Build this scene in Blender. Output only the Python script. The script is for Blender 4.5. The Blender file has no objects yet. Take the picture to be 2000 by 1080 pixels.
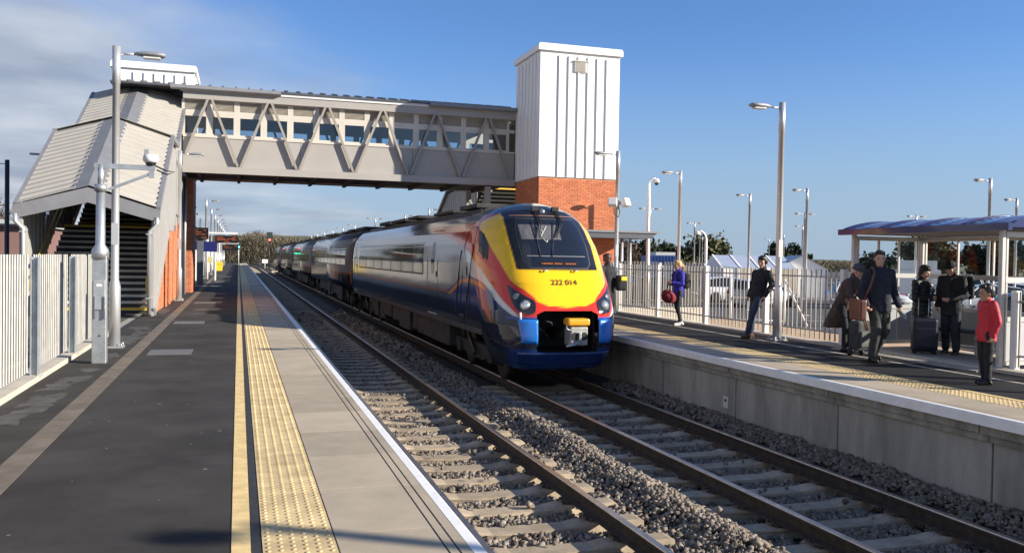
import bpy, bmesh, math, random
import numpy as np
from mathutils import Vector, Matrix, noise as mnoise
random.seed(7); rng = np.random.default_rng(7)
R = math.radians
scene = bpy.context.scene
COL = scene.collection

# ------------------------------------------------------------------ camera
def basis(yaw, pitch, roll):
    f = Vector((math.sin(yaw)*math.cos(pitch), math.cos(yaw)*math.cos(pitch), math.sin(pitch)))
    r = Vector((math.cos(yaw), -math.sin(yaw), 0)); u = r.cross(f)
    c, s = math.cos(roll), math.sin(roll)
    return c*r + s*u, -s*r + c*u, f
cr, cu, cf = basis(R(17.4555), R(-1.1766), 0.017)
cam = bpy.data.cameras.new('camera'); cam_ob = bpy.data.objects.new('camera', cam); COL.objects.link(cam_ob)
cam_ob.matrix_world = Matrix(((cr.x, cu.x, -cf.x, 0), (cr.y, cu.y, -cf.y, 0), (cr.z, cu.z, -cf.z, 1.6), (0, 0, 0, 1)))
cam.sensor_width = 36; cam.lens = 36*1700/2000; cam.clip_start = 0.05; cam.clip_end = 6000
scene.camera = cam_ob

# ------------------------------------------------------------------ light
SUN_EL = R(21.5); SUN_AZ = R(58.5)            # azimuth from -Y (behind the camera) towards +X
sdir = Vector((math.sin(SUN_AZ)*math.cos(SUN_EL), -math.cos(SUN_AZ)*math.cos(SUN_EL), math.sin(SUN_EL)))
sl = bpy.data.lights.new('sun', 'SUN'); sl.energy = 5.0; sl.angle = R(0.5); sl.color = (1.0, 0.91, 0.77)
so = bpy.data.objects.new('sun', sl); COL.objects.link(so)
so.rotation_euler = (-sdir).to_track_quat('-Z', 'Y').to_euler()
world = bpy.data.worlds.new('World'); scene.world = world; world.use_nodes = True
wn = world.node_tree; wn.nodes.clear()
def wnode(t, **k):
    n = wn.nodes.new(t)
    for a, b in k.items(): setattr(n, a, b)
    return n
def wlink(a, b): wn.links.new(a, b)
sky = wnode('ShaderNodeTexSky', sky_type='NISHITA', sun_disc=False)
sky.sun_elevation = SUN_EL; sky.sun_rotation = math.atan2(sdir.x, sdir.y)
sky.altitude = 50; sky.air_density = 1.0; sky.dust_density = 0.05; sky.ozone_density = 2.2
bg = wnode('ShaderNodeBackground'); bg.inputs['Strength'].default_value = 0.064
wout = wnode('ShaderNodeOutputWorld')
tc = wnode('ShaderNodeTexCoord')
sep = wnode('ShaderNodeSeparateXYZ'); wlink(tc.outputs['Generated'], sep.inputs[0])
def wmath(op, a, b=None, c=None, clamp=False):
    n = wnode('ShaderNodeMath', operation=op, use_clamp=clamp)
    for i, v in enumerate((a, b, c)):
        if v is None: continue
        if isinstance(v, (int, float)): n.inputs[i].default_value = v
        else: wlink(v, n.inputs[i])
    return n.outputs[0]
# clouds on a plane above: direction / (z + small) gives flattening towards the horizon
zc = wmath('ADD', wmath('MAXIMUM', sep.outputs[2], 0.0), 0.10)
cx_ = wmath('DIVIDE', sep.outputs[0], zc); cy_ = wmath('DIVIDE', sep.outputs[1], zc)
comb = wnode('ShaderNodeCombineXYZ'); wlink(cx_, comb.inputs[0]); wlink(cy_, comb.inputs[1])
nz = wnode('ShaderNodeTexNoise'); nz.inputs['Scale'].default_value = 0.42; nz.inputs['Detail'].default_value = 7; nz.inputs['Roughness'].default_value = 0.55
wlink(comb.outputs[0], nz.inputs['Vector'])
az = wmath('ARCTAN2', sep.outputs[0], sep.outputs[1])       # 0 = along the track, + to the right
# a bank of cloud lies over the west side (left of the track) and low along the horizon ahead
west = wmath('MULTIPLY', wmath('SUBTRACT', 0.12, az), 1.15)
west = wmath('MINIMUM', wmath('MAXIMUM', west, -0.5), 0.36)
low = wmath('MULTIPLY', wmath('SUBTRACT', 0.20, sep.outputs[2]), 0.55)
low = wmath('MINIMUM', wmath('MAXIMUM', low, -0.30), 0.10)
dens = wmath('ADD', wmath('ADD', nz.outputs['Fac'], west), low)
mr = wnode('ShaderNodeMapRange', interpolation_type='SMOOTHSTEP'); mr.inputs['From Min'].default_value = 0.50; mr.inputs['From Max'].default_value = 0.86
wlink(dens, mr.inputs['Value'])
mr2 = wnode('ShaderNodeMapRange'); mr2.inputs['From Min'].default_value = 0.35; mr2.inputs['From Max'].default_value = 0.75
nz2 = wnode('ShaderNodeTexNoise'); nz2.inputs['Scale'].default_value = 1.3; nz2.inputs['Detail'].default_value = 6
wlink(comb.outputs[0], nz2.inputs['Vector']); wlink(nz2.outputs['Fac'], mr2.inputs['Value'])
ccol = wnode('ShaderNodeMix', data_type='RGBA')
ccol.inputs['A'].default_value = (3.0, 3.45, 4.3, 1); ccol.inputs['B'].default_value = (6.2, 6.5, 7.0, 1)
wlink(mr2.outputs[0], ccol.inputs['Factor'])
mixc = wnode('ShaderNodeMix', data_type='RGBA')
wlink(wmath('MULTIPLY', mr.outputs[0], 0.9), mixc.inputs['Factor'])
tint = wnode('ShaderNodeMix', data_type='RGBA', blend_type='MULTIPLY'); tint.inputs['Factor'].default_value = 1; tint.inputs['B'].default_value = (0.74, 1.0, 1.42, 1)
wlink(sky.outputs[0], tint.inputs['A'])
# pale blue haze towards the horizon
hz = wnode('ShaderNodeMapRange', interpolation_type='SMOOTHSTEP'); hz.inputs['From Min'].default_value = 0.25; hz.inputs['From Max'].default_value = -0.02; wlink(sep.outputs[2], hz.inputs['Value'])
hmix = wnode('ShaderNodeMix', data_type='RGBA'); hmix.inputs['B'].default_value = (3.1, 4.0, 5.3, 1)
wlink(wmath('MULTIPLY', hz.outputs[0], 0.92), hmix.inputs['Factor']); wlink(tint.outputs['Result'], hmix.inputs['A'])
wlink(hmix.outputs['Result'], mixc.inputs['A']); wlink(ccol.outputs['Result'], mixc.inputs['B'])
wlink(mixc.outputs['Result'], bg.inputs['Color']); wlink(bg.outputs[0], wout.inputs[0])
scene.view_settings.view_transform = 'Standard'; scene.view_settings.look = 'None'
scene.view_settings.exposure = 0.88; scene.view_settings.gamma = 1.0

# ------------------------------------------------------------------ materials
MATS = {}
def mat(name, col, rough=0.6, metal=0.0, var=0.0, vscale=3.0, col2=None, bump=0.0, bscale=40.0, spec=0.5, stretch=None, emit=None, coat=0.0, detail=6, fine=0.0, fscale=120.0):
    """Principled with two octaves of procedural colour variation and bump, in world/object space."""
    if name in MATS: return MATS[name]
    m = bpy.data.materials.new(name); m.use_nodes = True; nt = m.node_tree
    b = nt.nodes['Principled BSDF']; N = nt.nodes.new; L = nt.links.new
    b.inputs['Base Color'].default_value = (*col, 1); b.inputs['Roughness'].default_value = rough
    b.inputs['Metallic'].default_value = metal; b.inputs['Specular IOR Level'].default_value = spec
    if coat: b.inputs['Coat Weight'].default_value = coat; b.inputs['Coat Roughness'].default_value = 0.08
    if emit: b.inputs['Emission Color'].default_value = (*emit[0], 1); b.inputs['Emission Strength'].default_value = emit[1]
    if var or bump or col2 or fine:
        geo = N('ShaderNodeNewGeometry'); mp = N('ShaderNodeMapping')
        if stretch: mp.inputs['Scale'].default_value = stretch
        L(geo.outputs['Position'], mp.inputs['Vector'])
        vec = mp.outputs[0]
    if var or col2:
        n = N('ShaderNodeTexNoise'); n.inputs['Scale'].default_value = vscale; n.inputs['Detail'].default_value = detail; n.inputs['Roughness'].default_value = 0.62
        L(vec, n.inputs['Vector'])
        mx = N('ShaderNodeMix'); mx.data_type = 'RGBA'
        c2 = col2 if col2 else tuple(max(0, c*(1-var)) for c in col)
        c1 = col if col2 else tuple(min(1, c*(1+var)) for c in col)
        mx.inputs['A'].default_value = (*c2, 1); mx.inputs['B'].default_value = (*c1, 1)
        r = N('ShaderNodeMapRange'); r.inputs['From Min'].default_value = 0.36; r.inputs['From Max'].default_value = 0.64
        L(n.outputs['Fac'], r.inputs['Value']); L(r.outputs[0], mx.inputs['Factor'])
        out = mx.outputs['Result']
        if fine:
            f = N('ShaderNodeTexNoise'); f.inputs['Scale'].default_value = fscale; f.inputs['Detail'].default_value = 3
            L(vec, f.inputs['Vector'])
            fr = N('ShaderNodeMapRange'); fr.inputs['From Min'].default_value = 0.3; fr.inputs['From Max'].default_value = 0.7
            fr.inputs['To Min'].default_value = 1-fine; fr.inputs['To Max'].default_value = 1+fine
            L(f.outputs['Fac'], fr.inputs['Value'])
            mu = N('ShaderNodeMix'); mu.data_type = 'RGBA'; mu.blend_type = 'MULTIPLY'; mu.inputs['Factor'].default_value = 1
            L(out, mu.inputs['A']); L(fr.outputs[0], mu.inputs['B']); out = mu.outputs['Result']
        L(out, b.inputs['Base Color'])
        rr = N('ShaderNodeMapRange'); rr.inputs['To Min'].default_value = min(1, rough*1.15); rr.inputs['To Max'].default_value = rough*0.85
        L(n.outputs['Fac'], rr.inputs['Value']); L(rr.outputs[0], b.inputs['Roughness'])
    if bump:
        n2 = N('ShaderNodeTexNoise'); n2.inputs['Scale'].default_value = bscale; n2.inputs['Detail'].default_value = 4
        L(vec, n2.inputs['Vector'])
        bp = N('ShaderNodeBump'); bp.inputs['Strength'].default_value = bump; bp.inputs['Distance'].default_value = 0.01
        L(n2.outputs['Fac'], bp.inputs['Height']); L(bp.outputs[0], b.inputs['Normal'])
    MATS[name] = m
    return m
def objrand(m, amt=0.12):
    """vary brightness from object to object (slabs, bricks, pickets)"""
    nt = m.node_tree; b = nt.nodes['Principled BSDF']; s = b.inputs['Base Color']
    oi = nt.nodes.new('ShaderNodeObjectInfo'); r = nt.nodes.new('ShaderNodeMapRange')
    r.inputs['To Min'].default_value = 1-amt; r.inputs['To Max'].default_value = 1+amt
    nt.links.new(oi.outputs['Random'], r.inputs['Value'])
    mu = nt.nodes.new('ShaderNodeMix'); mu.data_type = 'RGBA'; mu.blend_type = 'MULTIPLY'; mu.inputs['Factor'].default_value = 1
    if s.is_linked: nt.links.new(s.links[0].from_socket, mu.inputs['A'])
    else: mu.inputs['A'].default_value = s.default_value
    nt.links.new(r.outputs[0], mu.inputs['B']); nt.links.new(mu.outputs['Result'], s)
    return m
def islandrand(m, amt=0.3, tint=None):
    nt = m.node_tree; b = nt.nodes['Principled BSDF']; s = b.inputs['Base Color']
    g = nt.nodes.new('ShaderNodeNewGeometry'); r = nt.nodes.new('ShaderNodeMapRange')
    r.inputs['To Min'].default_value = 1-amt; r.inputs['To Max'].default_value = 1+amt
    nt.links.new(g.outputs['Random Per Island'], r.inputs['Value'])
    mu = nt.nodes.new('ShaderNodeMix'); mu.data_type = 'RGBA'; mu.blend_type = 'MULTIPLY'; mu.inputs['Factor'].default_value = 1
    if s.is_linked: nt.links.new(s.links[0].from_socket, mu.inputs['A'])
    else: mu.inputs['A'].default_value = s.default_value
    nt.links.new(r.outputs[0], mu.inputs['B']); out = mu.outputs['Result']
    if tint:
        wv = nt.nodes.new('ShaderNodeMath'); wv.operation = 'FRACT'
        ml = nt.nodes.new('ShaderNodeMath'); ml.operation = 'MULTIPLY'; ml.inputs[1].default_value = 7.31
        nt.links.new(g.outputs['Random Per Island'], ml.inputs[0]); nt.links.new(ml.outputs[0], wv.inputs[0])
        t = nt.nodes.new('ShaderNodeMix'); t.data_type = 'RGBA'; t.blend_type = 'MULTIPLY'
        st = nt.nodes.new('ShaderNodeMath'); st.operation = 'POWER'; st.inputs[1].default_value = 2.0
        nt.links.new(wv.outputs[0], st.inputs[0]); nt.links.new(st.outputs[0], t.inputs['Factor'])
        nt.links.new(out, t.inputs['A']); t.inputs['B'].default_value = (*tint, 1); out = t.outputs['Result']
    nt.links.new(out, s)
    return m
def glass(name, tint=(0.55, 0.62, 0.66), alpha=0.25, rough=0.03):
    if name in MATS: return MATS[name]
    m = bpy.data.materials.new(name); m.use_nodes = True; nt = m.node_tree; nt.nodes.clear(); N = nt.nodes.new; L = nt.links.new
    o = N('ShaderNodeOutputMaterial'); t = N('ShaderNodeBsdfTransparent'); g = N('ShaderNodeBsdfGlossy'); mx = N('ShaderNodeMixShader')
    t.inputs[0].default_value = (*tint, 1); g.inputs['Roughness'].default_value = rough
    lw = N('ShaderNodeLayerWeight'); lw.inputs['Blend'].default_value = 0.5
    pw = N('ShaderNodeMath'); pw.operation = 'POWER'; pw.inputs[1].default_value = 4.0; L(lw.outputs['Facing'], pw.inputs[0])
    fr = N('ShaderNodeMath'); fr.operation = 'MULTIPLY_ADD'; fr.inputs[1].default_value = 0.85; fr.inputs[2].default_value = 0.010; L(pw.outputs[0], fr.inputs[0])
    ad = N('ShaderNodeMath'); ad.operation = 'ADD'; ad.use_clamp = True; ad.inputs[1].default_value = alpha*0.2
    L(fr.outputs[0], ad.inputs[0]); L(ad.outputs[0], mx.inputs[0]); L(t.outputs[0], mx.inputs[1]); L(g.outputs[0], mx.inputs[2]); L(mx.outputs[0], o.inputs[0])
    MATS[name] = m
    return m

# ------------------------------------------------------------------ mesh builder
class MB:
    def __init__(s): s.v = []; s.f = []; s.sm = []; s.mi = []
    def add(s, vs, fs, smooth=False, mi=0):
        o = len(s.v); s.v.extend([tuple(v) for v in vs]); s.f.extend([tuple(i+o for i in f) for f in fs])
        s.sm.extend([smooth]*len(fs)); s.mi.extend([mi]*len(fs)); return s
    def box(s, a, b, mi=0):
        (x0, y0, z0), (x1, y1, z1) = a, b
        return s.add([(x0,y0,z0),(x1,y0,z0),(x1,y1,z0),(x0,y1,z0),(x0,y0,z1),(x1,y0,z1),(x1,y1,z1),(x0,y1,z1)],
              [(0,3,2,1),(4,5,6,7),(0,1,5,4),(1,2,6,5),(2,3,7,6),(3,0,4,7)], mi=mi)
    def cbox(s, c, d, M=None, mi=0, bev=0.0):
        hx, hy, hz = d[0]/2, d[1]/2, d[2]/2
        if bev:
            bm = bmesh.new(); bmesh.ops.create_cube(bm, size=1)
            for v in bm.verts: v.co = Vector((v.co.x*d[0], v.co.y*d[1], v.co.z*d[2]))
            bmesh.ops.bevel(bm, geom=bm.edges[:], offset=bev, segments=2, affect='EDGES', profile=0.5)
            vs = [v.co.copy() for v in bm.verts]; bm.verts.index_update(); fs = [[v.index for v in f.verts] for f in bm.faces]; bm.free()
        else:
            vs = [Vector((x*hx, y*hy, z*hz)) for z in (-1,1) for (x,y) in ((-1,-1),(1,-1),(1,1),(-1,1))]
            fs = [(0,3,2,1),(4,5,6,7),(0,1,5,4),(1,2,6,5),(2,3,7,6),(3,0,4,7)]
        c = Vector(c)
        vs = [(M @ v if M else v) + c for v in vs]
        return s.add(vs, fs, mi=mi)
    def bar(s, p0, p1, w, h, up=(0,0,1), mi=0):
        """box beam from p0 to p1, w across, h along 'up'"""
        p0, p1 = Vector(p0), Vector(p1); d = (p1-p0).normalized(); up = Vector(up)
        a = d.cross(up)
        if a.length < 1e-4: a = d.cross(Vector((1,0,0)))
        a.normalize(); b = a.cross(d)
        vs = []
        for p in (p0, p1):
            for (i, j) in ((-1,-1),(1,-1),(1,1),(-1,1)): vs.append(p + a*(i*w/2) + b*(j*h/2))
        return s.add(vs, [(0,3,2,1),(4,5,6,7),(0,1,5,4),(1,2,6,5),(2,3,7,6),(3,0,4,7)], mi=mi)
    def tube(s, pts, r, n=10, cap=True, smooth=True, mi=0):
        pts = [Vector(p) for p in pts]; rs = r if isinstance(r, (list, tuple)) else [r]*len(pts)
        rings = []; prev = None
        for i, p in enumerate(pts):
            d = (pts[min(i+1, len(pts)-1)] - pts[max(i-1, 0)]).normalized()
            if prev is None:
                a = d.cross(Vector((0,0,1)));
                if a.length < 1e-3: a = Vector((1,0,0))
                a.normalize()
            else:
                a = prev - d*prev.dot(d); a.normalize()
            prev = a; b = d.cross(a)
            rings.append([p + (a*math.cos(2*math.pi*k/n) + b*math.sin(2*math.pi*k/n))*rs[i] for k in range(n)])
        vs = [v for rg in rings for v in rg]; fs = []
        for i in range(len(pts)-1):
            for k in range(n): fs.append((i*n+k, i*n+(k+1)%n, (i+1)*n+(k+1)%n, (i+1)*n+k))
        s.add(vs, fs, smooth, mi)
        if cap:
            s.add(rings[0], [tuple(range(n))[::-1]], False, mi); s.add(rings[-1], [tuple(range(n))], False, mi)
        return s
    def prism(s, poly, axis, a, b, mi=0):
        """extrude a 2D polygon along axis from a to b. axis x: poly=(y,z); y: (x,z); z: (x,y)"""
        def P(q, t): return {'x': (t, q[0], q[1]), 'y': (q[0], t, q[1]), 'z': (q[0], q[1], t)}[axis]
        n = len(poly); vs = [P(q, a) for q in poly] + [P(q, b) for q in poly]
        fs = [tuple(range(n))[::-1], tuple(range(n, 2*n))] + [(i, (i+1)%n, n+(i+1)%n, n+i) for i in range(n)]
        return s.add(vs, fs, mi=mi)
    def lathe(s, prof, c, n=16, axis='z', smooth=True, mi=0):
        vs = []; c = Vector(c)
        for (r, h) in prof:
            for k in range(n):
                t = 2*math.pi*k/n; q = (r*math.cos(t), r*math.sin(t))
                vs.append(c + (Vector((q[0], q[1], h)) if axis == 'z' else Vector((h, q[0], q[1])) if axis == 'x' else Vector((q[0], h, q[1]))))
        fs = []; m = len(prof)
        for i in range(m-1):
            for k in range(n): fs.append((i*n+k, i*n+(k+1)%n, (i+1)*n+(k+1)%n, (i+1)*n+k))
        s.add(vs, fs, smooth, mi)
        for i in (0, m-1):
            if prof[i][0] > 1e-5: s.add(vs[i*n:(i+1)*n], [tuple(range(n))], False, mi)
        return s
    def ellip(s, c, r, nu=14, nv=9, M=None, mi=0):
        c = Vector(c); vs = []; fs = []
        for j in range(nv+1):
            ph = math.pi*j/nv
            for i in range(nu):
                th = 2*math.pi*i/nu
                p = Vector((r[0]*math.sin(ph)*math.cos(th), r[1]*math.sin(ph)*math.sin(th), r[2]*math.cos(ph)))
                vs.append((M @ p if M else p) + c)
        for j in range(nv):
            for i in range(nu): fs.append((j*nu+i, (j+1)*nu+i, (j+1)*nu+(i+1)%nu, j*nu+(i+1)%nu))
        return s.add(vs, fs, True, mi)
    def grid(s, P, smooth=True, mi=0, flip=False):
        """P: rows x cols list of points"""
        m, n = len(P), len(P[0]); vs = [p for row in P for p in row]
        fs = [((i*n+j), (i*n+j+1), ((i+1)*n+j+1), ((i+1)*n+j)) for i in range(m-1) for j in range(n-1)]
        if flip: fs = [f[::-1] for f in fs]
        return s.add(vs, fs, smooth, mi)
    def mesh(s, name, mats):
        me = bpy.data.meshes.new(name); me.from_pydata(s.v, [], s.f); 
        me.polygons.foreach_set('use_smooth', s.sm); me.polygons.foreach_set('material_index', s.mi)
        for m in (mats if isinstance(mats, (list, tuple)) else [mats]): me.materials.append(m)
        me.update()
        bm = bmesh.new(); bm.from_mesh(me); bmesh.ops.remove_doubles(bm, verts=bm.verts, dist=1e-5)
        bmesh.ops.recalc_face_normals(bm, faces=bm.faces); bm.to_mesh(me); bm.free()
        return me
    def build(s, name, mats, parent=None, loc=None, rotz=0, **k):
        return link(name, s.mesh(name, mats), parent, loc, rotz, **k)
def link(name, me, parent=None, loc=None, rotz=0, **k):
    o = bpy.data.objects.new(name, me); COL.objects.link(o)
    if parent: o.parent = parent
    if loc is not None: o.location = loc
    if rotz: o.rotation_euler.z = rotz
    for a, b in k.items(): o[{'cat': 'category'}.get(a, a)] = b
    return o
def thing(name, label, cat, loc=(0,0,0), rotz=0, group=None):
    o = bpy.data.objects.new(name, None); COL.objects.link(o); o.empty_display_size = 0.2
    o.location = loc; o.rotation_euler.z = rotz; o['label'] = label; o['category'] = cat
    if group: o['group'] = group
    return o
def copy_tree(o, parent=None, label=None, loc=None, rotz=None):
    c = o.copy(); COL.objects.link(c); c.parent = parent
    if label: c['label'] = label
    if loc is not None: c.location = loc
    if rotz is not None: c.rotation_euler.z = rotz
    for ch in list(o.children): copy_tree(ch, c)
    return c
def text_mesh(name, txt, size, m, parent, M, extrude=0.002, align='CENTER', **k):
    cu_ = bpy.data.curves.new(name, 'FONT'); cu_.body = txt; cu_.size = size; cu_.extrude = extrude; cu_.align_x = align; cu_.align_y = 'CENTER'
    t = bpy.data.objects.new(name, cu_); COL.objects.link(t)
    dg = bpy.context.evaluated_depsgraph_get(); dg.update()
    me = bpy.data.meshes.new_from_object(t.evaluated_get(dg)); bpy.data.objects.remove(t)
    me.materials.clear(); me.materials.append(m)
    o = link(name, me, parent, **k); o.matrix_local = M
    return o
_tmp_scene = bpy.data.scenes.new('tmp_remesh')          # modifiers are evaluated here, away from the big scene
def remeshed(mb, voxel, smooth_it=4, fac=0.5):
    """union of overlapping closed shapes -> one continuous surface"""
    me = mb.mesh('tmp', [mat('grey_tmp', (0.5,0.5,0.5))]); o = bpy.data.objects.new('tmp', me); _tmp_scene.collection.objects.link(o)
    r = o.modifiers.new('r', 'REMESH'); r.mode = 'VOXEL'; r.voxel_size = voxel; r.use_smooth_shade = True
    q = o.modifiers.new('s', 'SMOOTH'); q.iterations = smooth_it; q.factor = fac
    with bpy.context.temp_override(scene=_tmp_scene, view_layer=_tmp_scene.view_layers[0]):
        dg = bpy.context.evaluated_depsgraph_get(); dg.update()
    out = bpy.data.meshes.new_from_object(o.evaluated_get(dg)); bpy.data.objects.remove(o); bpy.data.meshes.remove(me)
    out.materials.clear()
    return out
# ================================================================== SETTING
# X right, Y along the track away from the camera, Z=0 platform surface, rail top at -0.915
RAILS = (2.09, 3.59, 5.38, 6.88); RZ = -0.915; SLZ = -1.10           # rail heads, rail level, sleeper top
E1, E2 = 1.315, 7.70                                                   # platform edges
m_asph = mat('asphalt', (0.041, 0.037, 0.0335), 0.9, spec=0.3, var=0.30, vscale=1.1, bump=0.35, bscale=160, fine=0.28, fscale=160)
m_asph2 = mat('asphalt_far_platform', (0.022, 0.0205, 0.0195), 0.85, spec=0.25, var=0.3, vscale=0.7, bump=0.3, bscale=150, fine=0.25, fscale=160)
m_conc = objrand(mat('coping_concrete', (0.40, 0.335, 0.245), 0.8, var=0.10, vscale=2.2, bump=0.12, bscale=90, fine=0.10, fscale=200), 0.12)
m_tact = objrand(mat('tactile_buff', (0.60, 0.455, 0.235), 0.75, var=0.18, vscale=5, bump=0.1, bscale=90, fine=0.10, fscale=140), 0.10)
m_white = mat('white_line_paint', (0.80, 0.79, 0.77), 0.6, var=0.06, vscale=6, bump=0.08, bscale=80)
m_yellow = mat('yellow_line_paint', (0.74, 0.545, 0.24), 0.65, var=0.14, vscale=7, bump=0.25, bscale=140, fine=0.12, fscale=150)
m_wall = objrand(mat('platform_wall_concrete', (0.30, 0.285, 0.26), 0.85, var=0.24, vscale=1.6, bump=0.15, bscale=60, fine=0.08, stretch=(1, 1.6, 0.4)), 0.05)
m_corb = objrand(mat('corbel_concrete', (0.26, 0.245, 0.21), 0.9, var=0.3, vscale=2.6, bump=0.3, bscale=50, fine=0.1, stretch=(1, 1.6, 0.5)), 0.08)
m_kerb = mat('pale_kerb_concrete', (0.50, 0.45, 0.37), 0.8, var=0.10, vscale=2, bump=0.1, bscale=80)
m_chan = mat('drain_channel_concrete', (0.15, 0.122, 0.092), 0.85, var=0.25, vscale=3, bump=0.25, bscale=90, fine=0.15)
m_sleeper = objrand(mat('sleeper_concrete', (0.36, 0.29, 0.205), 0.85, var=0.2, vscale=4, bump=0.3, bscale=70, fine=0.12), 0.12)
m_railside = mat('rail_rust', (0.036, 0.025, 0.019), 0.8, var=0.35, vscale=9, bump=0.2, bscale=60)
m_railtop = mat('rail_polished', (0.42, 0.36, 0.32), 0.32, 0.9, var=0.15, vscale=8)
m_stone = islandrand(mat('ballast_stone', (0.195, 0.172, 0.145), 0.9, var=0.15, vscale=30), 0.5, (1.0, 0.84, 0.72))
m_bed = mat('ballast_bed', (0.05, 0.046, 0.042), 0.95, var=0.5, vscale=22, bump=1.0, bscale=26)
m_ground = mat('ground_earth', (0.10, 0.10, 0.06), 0.95, var=0.35, vscale=0.12, bump=0.4, bscale=6, fine=0.2, fscale=3)
m_grav = mat('brown_gravel', (0.46, 0.31, 0.18), 0.95, var=0.22, vscale=2.0, bump=0.7, bscale=28, fine=0.3, fscale=40)
m_carpark = mat('car_park_asphalt', (0.075, 0.072, 0.07), 0.85, var=0.2, vscale=0.6, bump=0.3, bscale=60)

MB().box((-2500,-400,-1.6),(2500,4000,-1.5)).build('ground', m_ground, kind='structure')
b = MB(); b.grid([[(x, y, -1.5+0.004) for x in (-1.0, 9)] for y in (-10, 60, 200, 420)], False); b.build('trackbed', m_bed, kind='structure')
# car park and the bank of soil between it and the far platform
b = MB(); b.box((19.6,-20,-1.5),(160,330,-0.75)); b.box((14.5,30,-1.5),(19.6,330,-0.752)); b.build('car_park', m_carpark, kind='structure')
b = MB()
P = []
for y in np.arange(-6, 30.01, 0.5):
    row = []
    for x in (11.25, 11.6, 12.5, 13.5, 14.5, 15.5, 16.5, 17.5, 18.5, 19.7):
        zz = np.interp(x, (11.25, 11.6, 14.5, 19.0, 19.7), (-0.12, -0.16, -0.40, -0.68, -0.80)) + 0.05*mnoise.noise((x*0.9, y*0.9, 3))
        row.append((x, y, zz))
    P.append(row)
b.grid(P); b.build('gravel_bank', m_grav, kind='structure')
b = MB(); b.box((-90,-20,-1.5),(-2.62,200,-0.06)); b.build('station_forecourt', m_carpark, kind='structure')

# ---- ballast height field: shoulders, cribs a little below the sleeper tops, a heaped ridge in the six-foot
def ballast_z(x, y):
    n = 0.03*mnoise.noise((x*1.3, y*1.3, 0.0)) + 0.02*mnoise.noise((x*4, y*4, 5.0))
    base = SLZ - 0.075
    ridge = 0.165*math.exp(-((x-4.62)/0.30)**2)*(1+0.5*mnoise.noise((0.3, y*0.55, 1.0)))
    d2 = abs(x-6.13)
    sh = 0.19*max(0.0, min(1.0, (x-7.15)/0.4))
    lip = 0.06*max(0.0, min(1.0, (1.75-x)/0.3))
    rail_low = 0.0
    return base + ridge + sh + lip + n
ys = np.concatenate([np.arange(2.0, 40, 0.16), np.arange(40, 200, 1.0)]); xs = np.arange(1.2, 7.95, 0.12)
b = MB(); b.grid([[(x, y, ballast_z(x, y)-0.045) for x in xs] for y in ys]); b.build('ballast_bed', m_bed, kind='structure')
# stones, one mesh (tens of thousands of them)
ico = bmesh.new(); bmesh.ops.create_icosphere(ico, subdivisions=1, radius=1.0)
ico.free()
iv = np.array([(x, y, z) for z in (-.72, .72) for (x, y) in ((-.72, -.72), (.72, -.72), (.72, .72), (-.72, .72))]); ifc = np.array([(0,2,1),(0,3,2),(4,5,6),(4,6,7),(0,1,5),(0,5,4),(1,2,6),(1,6,5),(2,3,7),(2,7,6),(3,0,4),(3,4,7)])
def stones(name, pts, size, parent=None):
    n = len(pts); V = np.repeat(iv[None], n, 0)
    V = V*(1+rng.uniform(-0.42, 0.42, (n, len(iv), 1)))
    V = V*(size[:, None, None]*rng.uniform(0.55, 1.45, (n, 1, 3)))
    q = rng.normal(size=(n, 4)); q /= np.linalg.norm(q, axis=1)[:, None]
    w, x, y, z = q.T
    Rm = np.stack([1-2*(y*y+z*z), 2*(x*y-z*w), 2*(x*z+y*w), 2*(x*y+z*w), 1-2*(x*x+z*z), 2*(y*z-x*w), 2*(x*z-y*w), 2*(y*z+x*w), 1-2*(x*x+y*y)], -1).reshape(n, 3, 3)
    V = np.einsum('nij,nkj->nki', Rm, V) + pts[:, None, :]
    F = (ifc[None] + (np.arange(n)*len(iv))[:, None, None]).reshape(-1, 3); V = V.reshape(-1, 3)
    me = bpy.data.meshes.new(name); me.vertices.add(len(V)); me.vertices.foreach_set('co', V.ravel())
    me.loops.add(F.size); me.loops.foreach_set('vertex_index', F.ravel().astype(np.int32))
    me.polygons.add(len(F)); me.polygons.foreach_set('loop_start', np.arange(0, F.size, 3, dtype=np.int32))
    me.update(calc_edges=True); me.materials.append(m_stone)
    return link(name, me, parent, kind='stuff', label='loose grey and brown ballast stones heaped along and between the rails', cat='ballast')
SLEEP_Y = np.arange(3.05, 130, 0.66)
def on_sleeper(x, y):
    for c in (2.84, 6.13):
        if abs(x-c) < 1.29:
            k = round((y-3.05)/0.66); return abs(y-3.05-0.66*k) < 0.142
    return False
pts = []; sz = []
for (y0, y1, dens, s0) in ((3.5, 13, 900, 0.0232), (13, 22, 480, 0.028), (22, 42, 120, 0.040)):
    n = int((y1-y0)*6.5*dens)
    X = rng.uniform(1.36, 7.86, n); Y = rng.uniform(y0, y1, n)
    for x, y in zip(X, Y):
        if y > 17 and 4.9 < x: continue
        if on_sleeper(x, y):
            if rng.random() > 0.012: continue
            z = SLZ+0.012
        else: z = ballast_z(x, y)
        if min(abs(x-r) for r in RAILS) < 0.075: continue
        pts.append((x, y, z+rng.uniform(-0.02, 0.012))); sz.append(s0*rng.uniform(0.6, 1.35))
stones('ballast_stones', np.array(pts), np.array(sz))

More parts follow.
